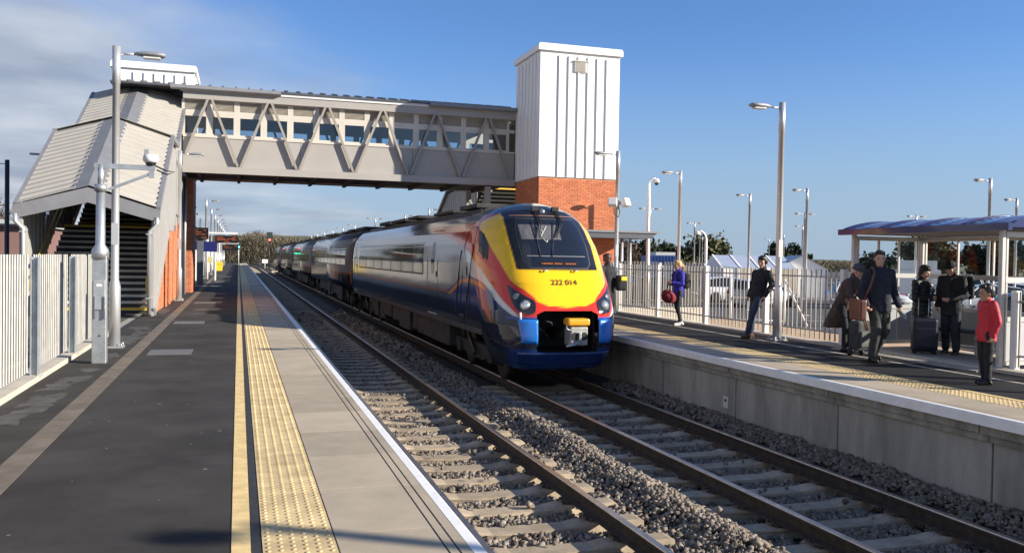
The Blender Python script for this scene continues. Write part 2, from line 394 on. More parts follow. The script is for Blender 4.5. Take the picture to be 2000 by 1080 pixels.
# ---- tracks: rails and sleepers
railprof = [(-0.036, RZ-0.012), (-0.03, RZ), (0.03, RZ), (0.036, RZ-0.012), (0.034, RZ-0.042), (0.010, RZ-0.056), (0.009, RZ-0.135), (0.072, RZ-0.152), (0.072, RZ-0.165), (-0.072, RZ-0.165), (-0.072, RZ-0.152), (-0.009, RZ-0.135), (-0.010, RZ-0.056), (-0.034, RZ-0.042)]
def curve_x(y):                                     # far away the line bends gently to the left
    return 0.0 if y < 150 else -((y-150)/60.0)**2*1.5
def rail_mesh():
    st = [1, 40, 80, 120, 150] + list(range(160, 331, 10)); mb = MB(); n = len(railprof)
    vs = [(px+curve_x(y), y, pz) for y in st for (px, pz) in railprof]; fs = []; mi = []
    for i in range(len(st)-1):
        for k in range(n):
            mb_f = (i*n+k, i*n+(k+1)%n, (i+1)*n+(k+1)%n, (i+1)*n+k)
            mb.f.append(mb_f); mb.sm.append(False); mb.mi.append(1 if k in (0, 1, 2) else 0)
    mb.v = vs
    return mb.mesh('rail', [m_railside, m_railtop])
rail_me = rail_mesh()
s = MB()                                            # sleeper: dished concrete, higher under the rails
prof = [(-1.25, -0.19), (-1.25, -0.02), (-1.2, 0.0), (-0.55, 0.0), (-0.4, -0.035), (0.4, -0.035), (0.55, 0.0), (1.2, 0.0), (1.25, -0.02), (1.25, -0.19)]
vs = [(x, yy*(0.125 if z < -0.03 else 0.098), z) for yy in (-1, 1) for (x, z) in prof]; n = len(prof)
s.add(vs, [tuple(range(n)), tuple(range(n, 2*n))[::-1]] + [(i, (i+1)%n, n+(i+1)%n, n+i) for i in range(n)])
sleeper_me = s.mesh('sleeper', m_sleeper)
m_clip = mat('rail_clip_steel', (0.12, 0.085, 0.06), 0.7, 0.4, var=0.3, vscale=20)
c = MB()
for sx in (-1, 1):
    c.tube([(sx*0.07, -0.06, 0.01), (sx*0.07, 0.05, 0.02), (sx*0.105, 0.07, 0.045), (sx*0.14, 0.04, 0.03), (sx*0.125, -0.05, 0.02), (sx*0.16, -0.08, 0.05)], 0.011, 6)
c.cbox((0, 0, 0.004), (0.20, 0.17, 0.012))
clip_me = c.mesh('rail_clip', m_clip)
for ti, (ra, rb) in enumerate(((RAILS[0], RAILS[1]), (RAILS[2], RAILS[3]))):
    t = bpy.data.objects.new('railway_track', None); COL.objects.link(t); t['kind'] = 'structure'; t.location = ((ra+rb)/2, 0, 0)
    for r in (ra, rb): link('rail', rail_me, t, (r-(ra+rb)/2, 0, 0))
    lim = 45 if ti == 0 else 18
    far = MB()
    for y in SLEEP_Y:
        if y < lim:
            so_ = link('sleeper', sleeper_me, t, (rng.uniform(-0.02, 0.02), y, SLZ), rng.uniform(-0.008, 0.008))
            if y < 20:
                for r in (-0.75, 0.75): link('rail_clip', clip_me, so_, (r, 0, 0.0))
        elif ti == 0 or y > 126:
            far.box((-1.25, y-0.115, SLZ-0.15), (1.25, y+0.115, SLZ))
    for y in np.arange(130, 300, 0.66): far.box((-1.25+curve_x(y), y-0.115, SLZ-0.15), (1.25+curve_x(y), y+0.115, SLZ))
    far.build('sleeper_run', m_sleeper, t, kind='stuff')

# ---- near platform
P1END = 160
b = MB(); b.box((-2.62, -4, -1.5), (E1-0.17, P1END, -0.06)); b.build('platform_near', m_wall, kind='structure')
plat1 = bpy.data.objects['platform_near']
MB().box((-2.32, -4, -0.0605), (0.135, P1END, 0.0)).build('asphalt_surface', m_asph, plat1)
MB().box((-0.022, -4, 0.0), (0.08, P1END-6, 0.004)).build('yellow_line', m_yellow, plat1)
m_tar = mat('tar_strip', (0.03, 0.03, 0.032), 0.7, var=0.3, vscale=9, bump=0.4, bscale=90)
MB().box((0.084, -4, 0.0), (0.134, P1END-6, 0.003)).build('tar_strip', m_tar, plat1)
MB().box((-1.672, -4, 0.0), (-1.472, 70, 0.004)).build('drain_channel', m_chan, plat1)
# tactile tile with 6 x 6 blisters
def tactile_mesh():
    t = MB(); t.cbox((0.2, 0.2, -0.03), (0.393, 0.393, 0.06))
    for i in range(6):
        for j in range(6):
            t.lathe([(0.0135, -0.001), (0.012, 0.004), (0.007, 0.0058), (0.0, 0.0062)], (0.033+0.0668*i, 0.033+0.0668*j, 0), 8)
    return t.mesh('tactile_tile', m_tact)
tact_me = tactile_mesh()
def coping_mesh(sgn, nos):
    """1 m long coping slab; local x from 0 (inner) to 0.775 (edge), two cut grooves, white painted nosing strip"""
    t = MB(); L = 0.990; z0 = -0.12
    xs_ = [0.003, 0.565, 0.577, 0.625, 0.637, 0.699]
    for k in range(0, 5):
        zt = -0.012 if k in (1, 3) else 0.0
        t.box((xs_[k], 0.003, z0), (xs_[k+1], L, zt))
    t.add([], [])
    me = t
    # rounded nosing, white painted
    pr = [(0.6995, z0), (0.6995, 0.0015), (0.762, 0.0015), (0.772, -0.006), (0.775, -0.018), (0.775, z0)]
    n = len(pr); vs = [(x, y, z) for y in (0.0, L+0.006) for (x, z) in pr]
    me.add(vs, [tuple(range(n)), tuple(range(n, 2*n))[::-1]] + [(i, (i+1)%n, n+(i+1)%n, n+i) for i in range(n)], mi=1)
    return me.mesh('coping_slab', [m_conc, m_white])
cop_me = coping_mesh(1, 0)
y = 2.05
for k in range(int(70/0.997)): link('coping_slab', cop_me, plat1, (0.54, y+0.997*k, 0))
b = MB(); b.box((0.543, 72, -0.12), (1.238, P1END, 0.0)); b.box((1.239, 72, -0.12), (E1, P1END, 0.0015), mi=1); b.build('coping_run', [m_conc, m_white], plat1, kind='stuff')
for k in range(0, 128): link('tactile_tile', tact_me, plat1, (0.138, 2.0+0.4*k, 0))
MB().box((0.14, 53.2, -0.06), (0.536, P1END-6, 0.002)).build('tactile_run', m_tact, plat1, kind='stuff')
MB().box((0.139, -4, -0.06), (1.2, 73, -0.003)).build('joint_filler', m_tar, plat1)
MB().box((1.1, -4, -1.5), (1.18, P1END, -0.12)).build('platform_face', m_wall, plat1)
# utility covers let into the near platform
m_cover = mat('cover_steel', (0.16, 0.155, 0.15), 0.6, 0.2, var=0.15, vscale=12, bump=0.3, bscale=70)
for (x0, y0, x1, y1) in ((-1.36, 14.62, -0.70, 15.38), (-1.40, 20.95, -0.74, 21.72), (-1.35, 29.5, -0.7, 30.3), (-1.3, 45, -0.75, 46), (-1.3, 52, -0.75, 53), (-1.3, 64, -0.75, 65.2)):
    b = MB(); b.box((x0, y0, 0.0), (x1, y1, 0.005)); o = b.build('utility_cover', m_cover, plat1)
m_damp = mat('worn_asphalt_patch', (0.072, 0.066, 0.060), 0.9, var=0.35, vscale=5, bump=0.4, bscale=90, fine=0.2)
def blob(cx, cy, rx, ry, sd, n=72):
    out = []
    for k in range(n):
        t = 2*math.pi*k/n; c, s_ = math.cos(t), math.sin(t)
        q = max(0.2, 1+0.75*mnoise.noise((c*1.6+sd, s_*1.6, sd))+0.35*mnoise.noise((c*5+sd, s_*5, sd))+0.2*mnoise.noise((c*14+sd, s_*14, sd)))
        out.append((cx+rx*c*q, cy+ry*s_*q))
    return out
b = MB()
for i, (cx, cy, rx, ry) in enumerate(((-2.05, 9.3, .17, .35), (-1.95, 10.3, .2, .5), (-2.02, 11.4, .17, .4), (-1.9, 12.0, .16, .3), (-1.88, 12.9, .12, .22), (-2.0, 17.2, .22, .9), (-1.85, 18.6, .14, .5), (-1.95, 19.8, .2, .5), (-1.83, 14.6, .1, .4), (-0.9, 26.0, .3, .5), (-1.0, 24.5, .25, .25), (-2.0, 26, .25, 1.2))):
    pl = blob(cx, cy, rx, ry, i*3.7); b.add([(x, y, 0.0020+0.00018*i) for x, y in pl], [tuple(range(len(pl)))])
b.build('worn_patches', m_damp, plat1, kind='stuff')
m_gum = mat('gum_spot', (0.17, 0.165, 0.16), 0.8)
b = MB()
for k in range(90):
    x = rng.uniform(-2.1, -0.08); y = rng.uniform(4, 26); r = rng.uniform(0.006, 0.02)
    if -1.75 < x < -1.4: continue
    pl = [(x+r*math.cos(t)*rng.uniform(.7, 1.2), y+r*1.2*math.sin(t)*rng.uniform(.7, 1.2)) for t in [2*math.pi*j/7 for j in range(7)]]
    b.add([(p, q, 0.0035) for p, q in pl], [tuple(range(7))])
b.build('gum_spots', m_gum, plat1, kind='stuff')
b = MB(); b.box((-2.60, -4, -0.06), (-2.32, 18.15, 0.07)); b.build('fence_kerb', m_kerb, plat1)

# ---- far platform
b = MB(); b.box((7.95, -2, -1.5), (11.3, P1END, -0.06)); b.build('platform_far', m_wall, kind='structure'); plat2 = bpy.data.objects['platform_far']
MB().box((8.895, -2, -0.0605), (11.0, P1END, 0.0)).build('asphalt_surface', m_asph2, plat2)
MB().box((8.90, -2, 0.0), (9.0, P1END-8, 0.004)).build('yellow_line', m_yellow, plat2)
MB().box((10.28, -2, 0.0), (10.36, 40, 0.004)).build('drain_channel', m_kerb, plat2)
MB().box((11.003, -2, -0.06), (11.295, 31, 0.05)).build('fence_kerb', m_kerb, plat2)
for k in range(32):
    o = link('coping_slab', cop_me, plat2, (8.475, 3.3+0.997*(k+1), 0), math.pi)
b = MB(); b.box((7.78, 36.2, -0.12), (8.47, P1END, 0.0)); b.box((E2, 36.2, -0.12), (7.779, P1END, 0.0015), mi=1); b.build('coping_run', [m_conc, m_white], plat2, kind='stuff')
for k in range(0, 75): link('tactile_tile', tact_me, plat2, (8.485, 4.0+0.4*k, 0))
MB().box((8.487, 34.0, -0.06), (8.883, P1END-8, 0.002)).build('tactile_run', m_tact, plat2, kind='stuff')
for k in range(-2, 14):                              # precast wall panels with open joints, two corbel courses above
    y0 = 7.44+2.57*k
    bb = MB(); bb.cbox((7.91, y0+1.285, -0.87), (0.08, 2.545, 1.12), bev=0.008); bb.build('wall_panel', m_wall, plat2)
    bb = MB(); bb.cbox((7.885, y0+1.385, -0.1755), (0.21, 2.555, 0.109), bev=0.006); bb.build('corbel_block', m_corb, plat2)
    bb = MB(); bb.cbox((7.92, y0+1.30, -0.272), (0.20, 2.56, 0.082), bev=0.006); bb.build('corbel_block', m_corb, plat2)
MB().box((7.87, 46, -1.4), (7.95, P1END, -0.12)).build('platform_face', m_wall, plat2)
m_dark = mat('black_marking', (0.02, 0.02, 0.02), 0.6)
pl = thing('wall_plate', 'small white plate with a black square fixed to far platform wall', 'plate', (7.868, 12.88, -0.755))
MB().cbox((0, 0, 0), (0.012, 0.15, 0.19), bev=0.003).build('plate', mat('white_plate', (0.62, 0.6, 0.56), 0.5), pl)
MB().cbox((-0.0075, 0.0, 0.03), (0.004, 0.06, 0.045)).build('marking', m_dark, pl)
# ================================================================== FOOTBRIDGE
m_taupe = mat('bridge_taupe_paint', (0.355, 0.335, 0.31), 0.55, var=0.04, vscale=1.2, bump=0.03, bscale=30)
m_taupe2 = mat('window_frame_taupe', (0.56, 0.52, 0.45), 0.5, var=0.04, vscale=2)
m_steel_diag = mat('truss_paint', (0.30, 0.275, 0.25), 0.5, var=0.06, vscale=3)
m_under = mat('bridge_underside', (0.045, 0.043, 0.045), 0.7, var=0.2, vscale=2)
m_roofdk = mat('standing_seam_roof', (0.10, 0.105, 0.12), 0.45, 0.3, var=0.1, vscale=2)
m_gutter = mat('grey_gutter', (0.24, 0.24, 0.25), 0.45, 0.2, var=0.08, vscale=3)
m_whitefas = mat('white_fascia', (0.72, 0.71, 0.69), 0.5, var=0.04)
m_clad = mat('white_cladding', (0.84, 0.84, 0.83), 0.42, var=0.05, vscale=2.5, stretch=(1, 1, 0.15))
m_seam = mat('white_seam', (0.80, 0.80, 0.79), 0.42)
m_brick = islandrand(mat('red_brick', (0.56, 0.195, 0.09), 0.85, var=0.15, vscale=14, bump=0.2, bscale=80), 0.16, (0.94, 0.82, 0.80))
m_mortar = mat('mortar', (0.46, 0.25, 0.16), 0.9, var=0.1, vscale=8)
g_bridge = glass('bridge_glass', (0.84, 0.90, 0.93), 0.25)
m_stairgrey = mat('stair_cladding_grey', (0.36, 0.35, 0.335), 0.5, var=0.05, vscale=1.5)
m_corr = mat('corrugated_cream', (0.40, 0.375, 0.325), 0.5, var=0.05, vscale=2)
m_flash = mat('ridge_flashing_grey', (0.20, 0.205, 0.215), 0.5, 0.1, var=0.08, vscale=3)
m_galv = mat('galvanised_steel', (0.50, 0.52, 0.53), 0.42, 0.75, var=0.16, vscale=6, bump=0.05, bscale=60)
m_silver = mat('silver_grey_pipe', (0.58, 0.57, 0.57), 0.4, 0.55, var=0.06, vscale=3)
m_stairwhite = mat('stair_tread_grey', (0.55, 0.52, 0.45), 0.7, var=0.1, vscale=6)
m_riser = mat('stair_riser_dark', (0.03, 0.031, 0.034), 0.7)
m_hand = mat('yellow_handrail', (0.80, 0.50, 0.02), 0.35, coat=0.3)
m_nose_y = mat('yellow_nosing', (0.75, 0.48, 0.06), 0.6)

def bricks(x0, x1, z0, z1, y, axis='y', inside=None, sgn=-1):
    """stretcher-bond brick faces standing proud of the mortar; returns an MB (12 tris each)"""
    b = MB(); L, H, g = 0.215, 0.065, 0.010; row = 0; z = z0
    while z+H <= z1+1e-6:
        x = x0 - (0.1125 if row % 2 else 0)
        while x < x1:
            a, c = max(x, x0), min(x+L, x1)
            if c-a > 0.03 and (inside is None or inside((a+c)/2, z+H/2)):
                d = 0.006 + rng.uniform(0, 0.003)
                if axis == 'y': b.box((a, y+sgn*d, z), (c, y+0.02*(-sgn), z+H))
                else: b.box((y+sgn*d, a, z), (y+0.02*(-sgn), c, z+H))
            x += L+g
        z += H+g; row += 1
    return b

YB, YF = 34.0, 37.3; BX0, BX1 = -1.98, 10.70
br = thing('footbridge', 'taupe enclosed footbridge with zigzag truss spanning both tracks', 'footbridge', (0, 0, 0))
# girder sides (near and far), in panels
edges = [BX0, 2.2, 6.5, BX1]
for k in range(3): MB().box((edges[k]+0.006, YB, 4.80), (edges[k+1]-0.006, YB+0.12, 5.845)).build('side_panel', m_taupe, br)
for k in range(3): MB().box((edges[k]+0.006, YF-0.12, 4.80), (edges[k+1]-0.006, YF, 5.845)).build('side_panel', m_taupe, br)
for (y0, y1) in ((YB-0.16, YB+0.14), (YF-0.14, YF+0.16)):
    MB().box((BX0, y0, 4.54), (BX1, y1, 4.798)).build('bottom_chord', m_taupe, br)
    MB().box((BX0, y0, 7.22), (BX1, y1, 7.50)).build('top_chord', m_taupe, br)
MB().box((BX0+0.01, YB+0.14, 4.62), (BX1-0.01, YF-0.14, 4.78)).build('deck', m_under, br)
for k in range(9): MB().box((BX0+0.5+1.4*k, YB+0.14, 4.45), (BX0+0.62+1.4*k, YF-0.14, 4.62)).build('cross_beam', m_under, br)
for k in range(6):
    tx = -1.06+2.116*k; bx0 = tx-1.06; bx1 = tx+1.05
    for yy in (YB-0.12, YF+0.12):
        a = MB().bar((max(bx0, BX0)+0.05 if k else BX0+0.12, yy, 4.82 if k else 5.25), (tx-0.07, yy, 7.235), 0.085, 0.10, up=(0,1,0)); a.build('truss_diagonal', m_steel_diag, br)
        a = MB().bar((tx+0.07, yy, 7.235), (bx1-0.05, yy, 4.82), 0.085, 0.10, up=(0,1,0)); a.build('truss_diagonal', m_steel_diag, br)
for yy, sg in ((YB, 1), (YF, -1)):
    y0, y1 = sorted((yy+0.02*sg, yy+0.10*sg))
    MB().box((BX0, min(yy-0.03*sg, yy+0.10*sg), 5.848), (BX1, max(yy-0.03*sg, yy+0.10*sg), 5.93)).build('sill', m_taupe2, br)
    MB().box((BX0, y0, 6.70), (BX1, y1, 6.83)).build('transom', m_taupe2, br)
    for k in range(13):
        x0 = -1.96+0.962*k; x1 = x0+0.82
        w = MB()
        for (a, b_) in (((x0-0.07, 5.931), (x0+0.045, 6.699)), ((x1-0.045, 5.931), (x1+0.07, 6.699))): w.box((a[0], y0, a[1]), (b_[0], y1, b_[1]))
        w.box((x0+0.045, y0+0.003, 5.931), (x1-0.045, y1-0.003, 5.99)); w.box((x0+0.045, y0+0.003, 6.62), (x1-0.045, y1-0.003, 6.699))
        wf = w.build('window', m_taupe2, br)
        MB().box((x0+0.045, (y0+y1)/2-0.006, 5.99), (x1-0.045, (y0+y1)/2+0.006, 6.62)).build('pane', g_bridge, wf)
        lv = MB()
        lv.box((x0-0.07, y0, 6.831), (x0+0.03, y1, 7.22)); lv.box((x1-0.03, y0, 6.831), (x1+0.07, y1, 7.22)); lv.box((x0+0.03, y0, 6.831), (x1-0.03, y1, 6.845)); lv.box((x0+0.03, y0, 7.195), (x1-0.03, y1, 7.22))
        lvo = lv.build('louvre', m_taupe2, br)
        bl = MB()
        for j in range(8):
            zz = 6.86+0.044*j; bl.bar((x0+0.03, (y0+y1)/2, zz), (x1-0.03, (y0+y1)/2, zz), 0.075, 0.008, up=(0, -0.45*sg, 1))
        bl.box((x0+0.03, (y0+y1)/2+0.03*sg-0.003, 6.831), (x1-0.03, (y0+y1)/2+0.03*sg+0.003, 7.22))
        bl.build('louvre_blades', m_taupe2, lvo)
# roof: shallow dark standing seam with seam ribs
zr = 8.02
rf = MB(); rf.prism([(YB-0.25, 7.66), ((YB+YF)/2, zr), (YF+0.25, 7.66), (YF+0.25, 7.60), (YB-0.25, 7.60)], 'x', -4.4, BX1+0.35)
roof = rf.build('roof', m_roofdk, br)
sm_ = MB(); sm_.bar((0, YB-0.26, 7.685), (0, (YB+YF)/2, zr+0.025), 0.05, 0.07); sm_.bar((0, (YB+YF)/2, zr+0.025), (0, YF+0.26, 7.685), 0.05, 0.07)
seam_me = sm_.mesh('roof_seam', m_roofdk)
for k in range(33): link('roof_seam', seam_me, roof, (-4.3+0.46*k, 0, 0))
MB().box((BX0-0.1, YB-0.2, 7.50), (BX1, YB-0.02, 7.60)).build('fascia', m_whitefas, br)
MB().box((BX0-0.1, YF+0.02, 7.50), (BX1, YF+0.2, 7.60)).build('fascia', m_whitefas, br)
for (a, c) in ((-2.4, 1.45), (7.1, BX1)):
    g = MB(); g.prism([(YB-0.36, 7.67), (YB-0.38, 7.55), (YB-0.33, 7.505), (YB-0.205, 7.505), (YB-0.205, 7.67), (YB-0.22, 7.67), (YB-0.22, 7.53), (YB-0.34, 7.53), (YB-0.345, 7.67)], 'x', a, c); g.build('gutter', m_gutter, br)
MB().box((BX0+0.02, YB+0.3, 7.3), (BX1, YF-0.3, 7.36)).build('ceiling', m_taupe, br)
for x in (9.62,):
    for yy in (YB+0.1, YF-0.1): MB().cbox((x, yy, 2.25), (0.22, 0.22, 4.5)).build('support_column', m_taupe, br)
MB().bar((9.62, YB+0.1, 4.2), (9.62, YF-0.1, 2.6), 0.1, 0.1).build('bracing', m_taupe, br)
MB().bar((9.62, YB+0.1, 2.6), (9.62, YF-0.1, 4.2), 0.1, 0.1).build('bracing', m_taupe, br)

# ------------------------------------------------------------------ lift towers
def lift_tower(label, x0, x1, y0, y1, vent, dz=0.0):
    t = thing('lift_tower', label, 'tower', ((x0+x1)/2, (y0+y1)/2, 0), group=None)
    cx, cy = (x0+x1)/2, (y0+y1)/2; hx, hy = (x1-x0)/2, (y1-y0)/2
    MB().box((-hx+0.01, -hy+0.01, 0), (hx-0.01, hy-0.01, 4.69)).build('core', m_mortar, t)
    b = bricks(-hx, hx, 0.01, 4.66, -hy); b.v = b.v; b.build('brickwork', m_brick, t, kind='stuff')
    b = bricks(-hy+0.11, hy, 0.01, 4.66, -hx, axis='x'); b.build('brickwork', m_brick, t, kind='stuff')
    b = bricks(-hy+0.11, hy, 0.01, 4.66, hx, axis='x', sgn=1); b.build('brickwork', m_brick, t, kind='stuff')
    MB().box((-hx-0.01, -hy-0.01, 4.70), (hx+0.01, hy+0.01, 9.42-dz)).build('cladding_core', m_seam, t)
    # panels with raised seams; wider smooth corner panels
    fx = [-hx-0.03, -hx+0.72] + [-hx+0.72+0.388*k for k in range(1, 6)] + [hx+0.03]
    for k in range(len(fx)-1):
        MB().cbox(((fx[k]+fx[k+1])/2, -hy-0.022, 7.06-dz/2), (fx[k+1]-fx[k]-0.006, 0.025, 4.70-dz)).build('cladding_panel', m_clad, t)
        if k: MB().box((fx[k]-0.017, -hy-0.085, 4.74), (fx[k]+0.017, -hy-0.035, 9.28-dz)).build('cladding_seam', m_seam, t)
    sy = np.linspace(-hy-0.03, hy+0.03, 8)
    for sg in (-1, 1):
        for k in range(7):
            MB().cbox((sg*(hx+0.022), (sy[k]+sy[k+1])/2, 7.06-dz/2), (0.025, sy[k+1]-sy[k]-0.006, 4.70-dz)).build('cladding_panel', m_clad, t)
            if k: MB().box((min(sg*(hx+0.035), sg*(hx+0.085)), sy[k]-0.017, 4.74), (max(sg*(hx+0.035), sg*(hx+0.085)), sy[k]+0.017, 9.28-dz)).build('cladding_seam', m_seam, t)
    cp = MB(); cp.prism([(-hx-0.13, 9.42-dz), (-hx-0.13, 9.60-dz), (-hx-0.08, 9.68-dz), (hx+0.08, 9.68-dz), (hx+0.13, 9.60-dz), (hx+0.13, 9.42-dz)], 'y', -hy-0.13, hy+0.13)
    cp.build('roof_capping', m_clad, t)
    if vent:
        v = MB(); v.box((-0.24, -hy-0.10, 8.70), (0.24, -hy-0.035, 9.10)); vo = v.build('vent', m_whitefas, t)
        lv = MB(); lv.box((-0.32, -hy-0.14, 9.10), (0.32, -hy-0.035, 9.13))
        for j in range(9): lv.bar((-0.2, -hy-0.112, 8.735+0.041*j), (0.2, -hy-0.112, 8.735+0.041*j), 0.03, 0.008, up=(0, -0.5, 1))
        lv.build('vent_louvre', m_taupe2, vo)
    return t
lift_tower('white clad lift tower on red brick base beside the train', 10.74, 13.92, 31.0, 33.86, True)
lift_tower('white clad lift tower behind the covered stairs on the left', -4.75, -1.80, 37.62, 40.3, False, 0.55)
# canopy at the foot of the lift tower
cn = thing('lift_canopy', 'small flat grey canopy on a post beside the brick tower', 'canopy', (13.0, 30.2, 0))
MB().prism([(-1.5, 2.62), (1.9, 2.62), (1.65, 2.42), (-1.5, 2.42)], 'y', -0.75, 0.7).build('canopy_deck', m_roofdk, cn)
MB().box((-1.5, -0.80, 2.625), (2.0, 0.75, 2.70)).build('canopy_roof', m_flash, cn)
MB().tube([(0.6, -0.5, 0), (0.6, -0.5, 2.42)], 0.06, 10).build('post', m_silver, cn)
MB().tube([(0.95, -0.5, 0), (0.95, -0.5, 2.42)], 0.04, 10).build('post', m_silver, cn)

# ------------------------------------------------------------------ covered stairs
def stair(label, ox, oy, flip):
    """flip=-1: rises away from the camera (near side); +1 rises towards it. local y measured so that y=0 is the foot"""
    t = thing('covered_stairs', label, 'stairs', (ox, oy, 0), 0 if flip < 0 else math.pi)
    W = 1.48                                   # half width; local x=0 the ridge line
    # roof profile along y: (y, eave z)
    pr = [(0.0, 2.72), (4.5, 5.0), (4.5, 5.06), (7.0, 5.14), (7.0, 5.18), (11.5, 7.36)]
    segs = [((-0.05, 2.70), (4.55, 5.02), 'lower'), ((4.55, 5.10), (7.05, 5.14), 'mid'), ((6.95, 5.14), (11.6, 7.40), 'upper')]
    rise = 0.46
    for (a, b_, nm) in segs:
        for sx in (-1, 1):
            # corrugated sheet: ribs run from ridge to eave
            g = []; L = math.hypot(b_[0]-a[0], b_[1]-a[1]); n = int(L/0.0275)
            for i in range(n+1):
                tt = i/n; y = a[0]+(b_[0]-a[0])*tt; z = a[1]+(b_[1]-a[1])*tt
                ph = (tt*L/0.33) % 1.0
                h = 0.065 if ph < 0.45 else (0.065*(1-(ph-0.45)/0.12) if ph < 0.57 else (0.0 if ph < 0.88 else 0.065*(ph-0.88)/0.12))
                g.append([(sx*0.30, y, z+rise*0.83+h), (sx*(W+0.09), y, z+h-0.02)])
            o = MB().grid(g, False); ob = o.build('roof_sheet', m_corr, t)
            so_ = ob.modifiers.new('t', 'SOLIDIFY'); so_.thickness = 0.012
            e = MB(); e.bar((sx*(W+0.12), a[0], a[1]-0.02), (sx*(W+0.12), b_[0], b_[1]-0.02), 0.10, 0.14); e.build('eave_gutter', m_gutter, t)
        rg = MB(); n_ = Vector((0, -(b_[1]-a[1]), b_[0]-a[0])).normalized()*0.07
        rg.add([(-0.36, a[0], a[1]+rise*0.80+0.055), (0, a[0], a[1]+rise+0.075), (0.36, a[0], a[1]+rise*0.80+0.055), (-0.36, b_[0], b_[1]+rise*0.80+0.055), (0, b_[0], b_[1]+rise+0.075), (0.36, b_[0], b_[1]+rise*0.80+0.055)], [(0,1,4,3), (1,2,5,4)])
        ro = rg.build('ridge_flashing', m_flash, t); q = ro.modifiers.new('t', 'SOLIDIFY'); q.thickness = 0.02
        rv = MB()
        for i in range(int((b_[0]-a[0])/0.3)):
            tt = (i+0.5)*0.3/(b_[0]-a[0])
            for sx in (-1, 1): rv.ellip((sx*0.33, a[0]+(b_[0]-a[0])*tt, a[1]+(b_[1]-a[1])*tt+rise*0.80+0.075), (0.012, 0.012, 0.008), 6, 4)
        rv.build('rivets', m_galv, t, kind='stuff')
        # soffit
        sf = MB(); sf.add([(-W, a[0]+0.04, a[1]-0.10), (0, a[0]+0.04, a[1]+rise-0.10), (W, a[0]+0.04, a[1]-0.10), (-W, b_[0], b_[1]-0.10), (0, b_[0], b_[1]+rise-0.10), (W, b_[0], b_[1]-0.10)], [(0,1,4,3), (1,2,5,4)]); sf.build('soffit', m_roofdk, t)
    # front fascia
    f = MB(); f.prism([(-W-0.17, 2.68), (0, 3.17), (W+0.17, 2.66), (W+0.17, 2.44), (W-0.02, 2.40), (0, 2.80), (-W+0.02, 2.40), (-W-0.17, 2.46)], 'y', -0.16, -0.06); f.build('fascia', m_flash.copy() if False else m_gutter, t)
    # steps with pale treads, yellow first nosing
    nr = 15
    for fl, (ys, zs) in enumerate(((0.75, 0.0), (7.05, 2.38))):
        for k in range(nr):
            z1 = zs+2.38/nr*(k+1); y0 = ys+0.285*k
            b = MB(); b.box((-W+0.12, y0, z1-0.159), (W-0.12, y0+0.02, z1-0.055)); so_ = b.build('step', m_riser, t)
            nos = m_nose_y if (k == 0 or k == nr-1) else m_stairwhite
            MB().box((-W+0.121, y0-0.03, z1-0.062), (W-0.121, y0+0.30, z1)).build('tread', [nos], so_)
    MB().box((-W+0.12, 0.75+0.285*nr+0.005, 2.32), (W-0.12, 7.04, 2.378)).build('landing', m_riser, t)
    # side cladding: vertical boards following the slope on both sides
    top = lambda y: np.interp(y, [0, 4.5, 7.0, 11.5], [2.62, 4.90, 5.02, 7.26])
    bot = lambda y: np.interp(y, [-0.1, 1.5, 4.15, 6.6, 7.0, 11.5], [0.0, 0.72, 2.26, 2.30, 2.6, 4.5])
    y = -0.02
    while y < 10.2:
        y1 = min(y+0.24, 10.4)
        for sx in (-1, 1):
            hole = sx*flip < 0 and False
            b = MB(); dd_ = 0.02*(int(round(y/0.24)) % 2); xo, xi = sx*(W+0.025+dd_), sx*(W+0.0+dd_)
            b.add([(xo, y, bot(y)), (xo, y1+0.008, bot(y1)), (xo, y1+0.008, top(y1)), (xo, y, top(y)), (xi, y, bot(y)), (xi, y1+0.008, bot(y1)), (xi, y1+0.008, top(y1)), (xi, y, top(y))], [(0,1,2,3), (7,6,5,4), (0,4,5,1), (1,5,6,2), (2,6,7,3), (3,7,4,0)])
            # windows replace the boards in the middle of each flight
            if sx < 0 and 2.6 < y < 4.0:
                b = MB(); zb, zt = bot(y)+0.95, bot(y)+1.75
                b.box((min(xo, xi), y, bot(y)), (max(xo, xi), y1-0.012, zb)); b.box((min(xo, xi), y, zt), (max(xo, xi), y1-0.012, top(y)))
            ob_ = b.build('cladding_board', m_stairgrey, t)
            if sx < 0 and 2.6 < y < 4.0: ob_['kind'] = 'stuff'
        y += 0.24
    for sx in (-1, 1):                                  # raking channel that carries the boards
        MB().bar((sx*(W+0.055), -0.05, 0.1), (sx*(W+0.055), 4.15, 2.24), 0.06, 0.2).build('stringer', m_stairgrey, t)
        MB().bar((sx*(W+0.055), 7.0, 2.4), (sx*(W+0.055), 10.3, 4.1), 0.06, 0.2).build('stringer', m_stairgrey, t)
        for zz in (0.75, 1.05):
            hx = sx*(W-0.16)
            MB().tube([(hx, 0.25, zz+0.05), (hx, 0.75, zz+0.22), (hx, 5.0, zz+2.45)], 0.024, 8).build('handrail', m_hand, t)
        MB().tube([(sx*(W-0.16), 0.45, 0.92), (sx*(W-0.16), 0.25, 0.98), (sx*(W-0.16), 0.22, 0.80), (sx*(W-0.16), 0.22, 0.62), (sx*(W-0.16), 0.42, 0.58)], 0.026, 8).build('handrail_end', m_hand, t)
        # downpipes at the front corners
        px = sx*(W-0.05)
        MB().tube([(sx*(W+0.10), -0.14, 2.48), (sx*(W+0.10), -0.14, 2.30), (px-sx*0.02, -0.14, 2.12), (px-sx*0.02, -0.14, 0.05)], 0.05, 12).build('downpipe', m_silver, t)
        for zz in (0.45, 2.05): MB().cbox((px-sx*0.02, -0.12, zz), (0.16, 0.14, 0.025)).build('pipe_clip', m_silver, t)
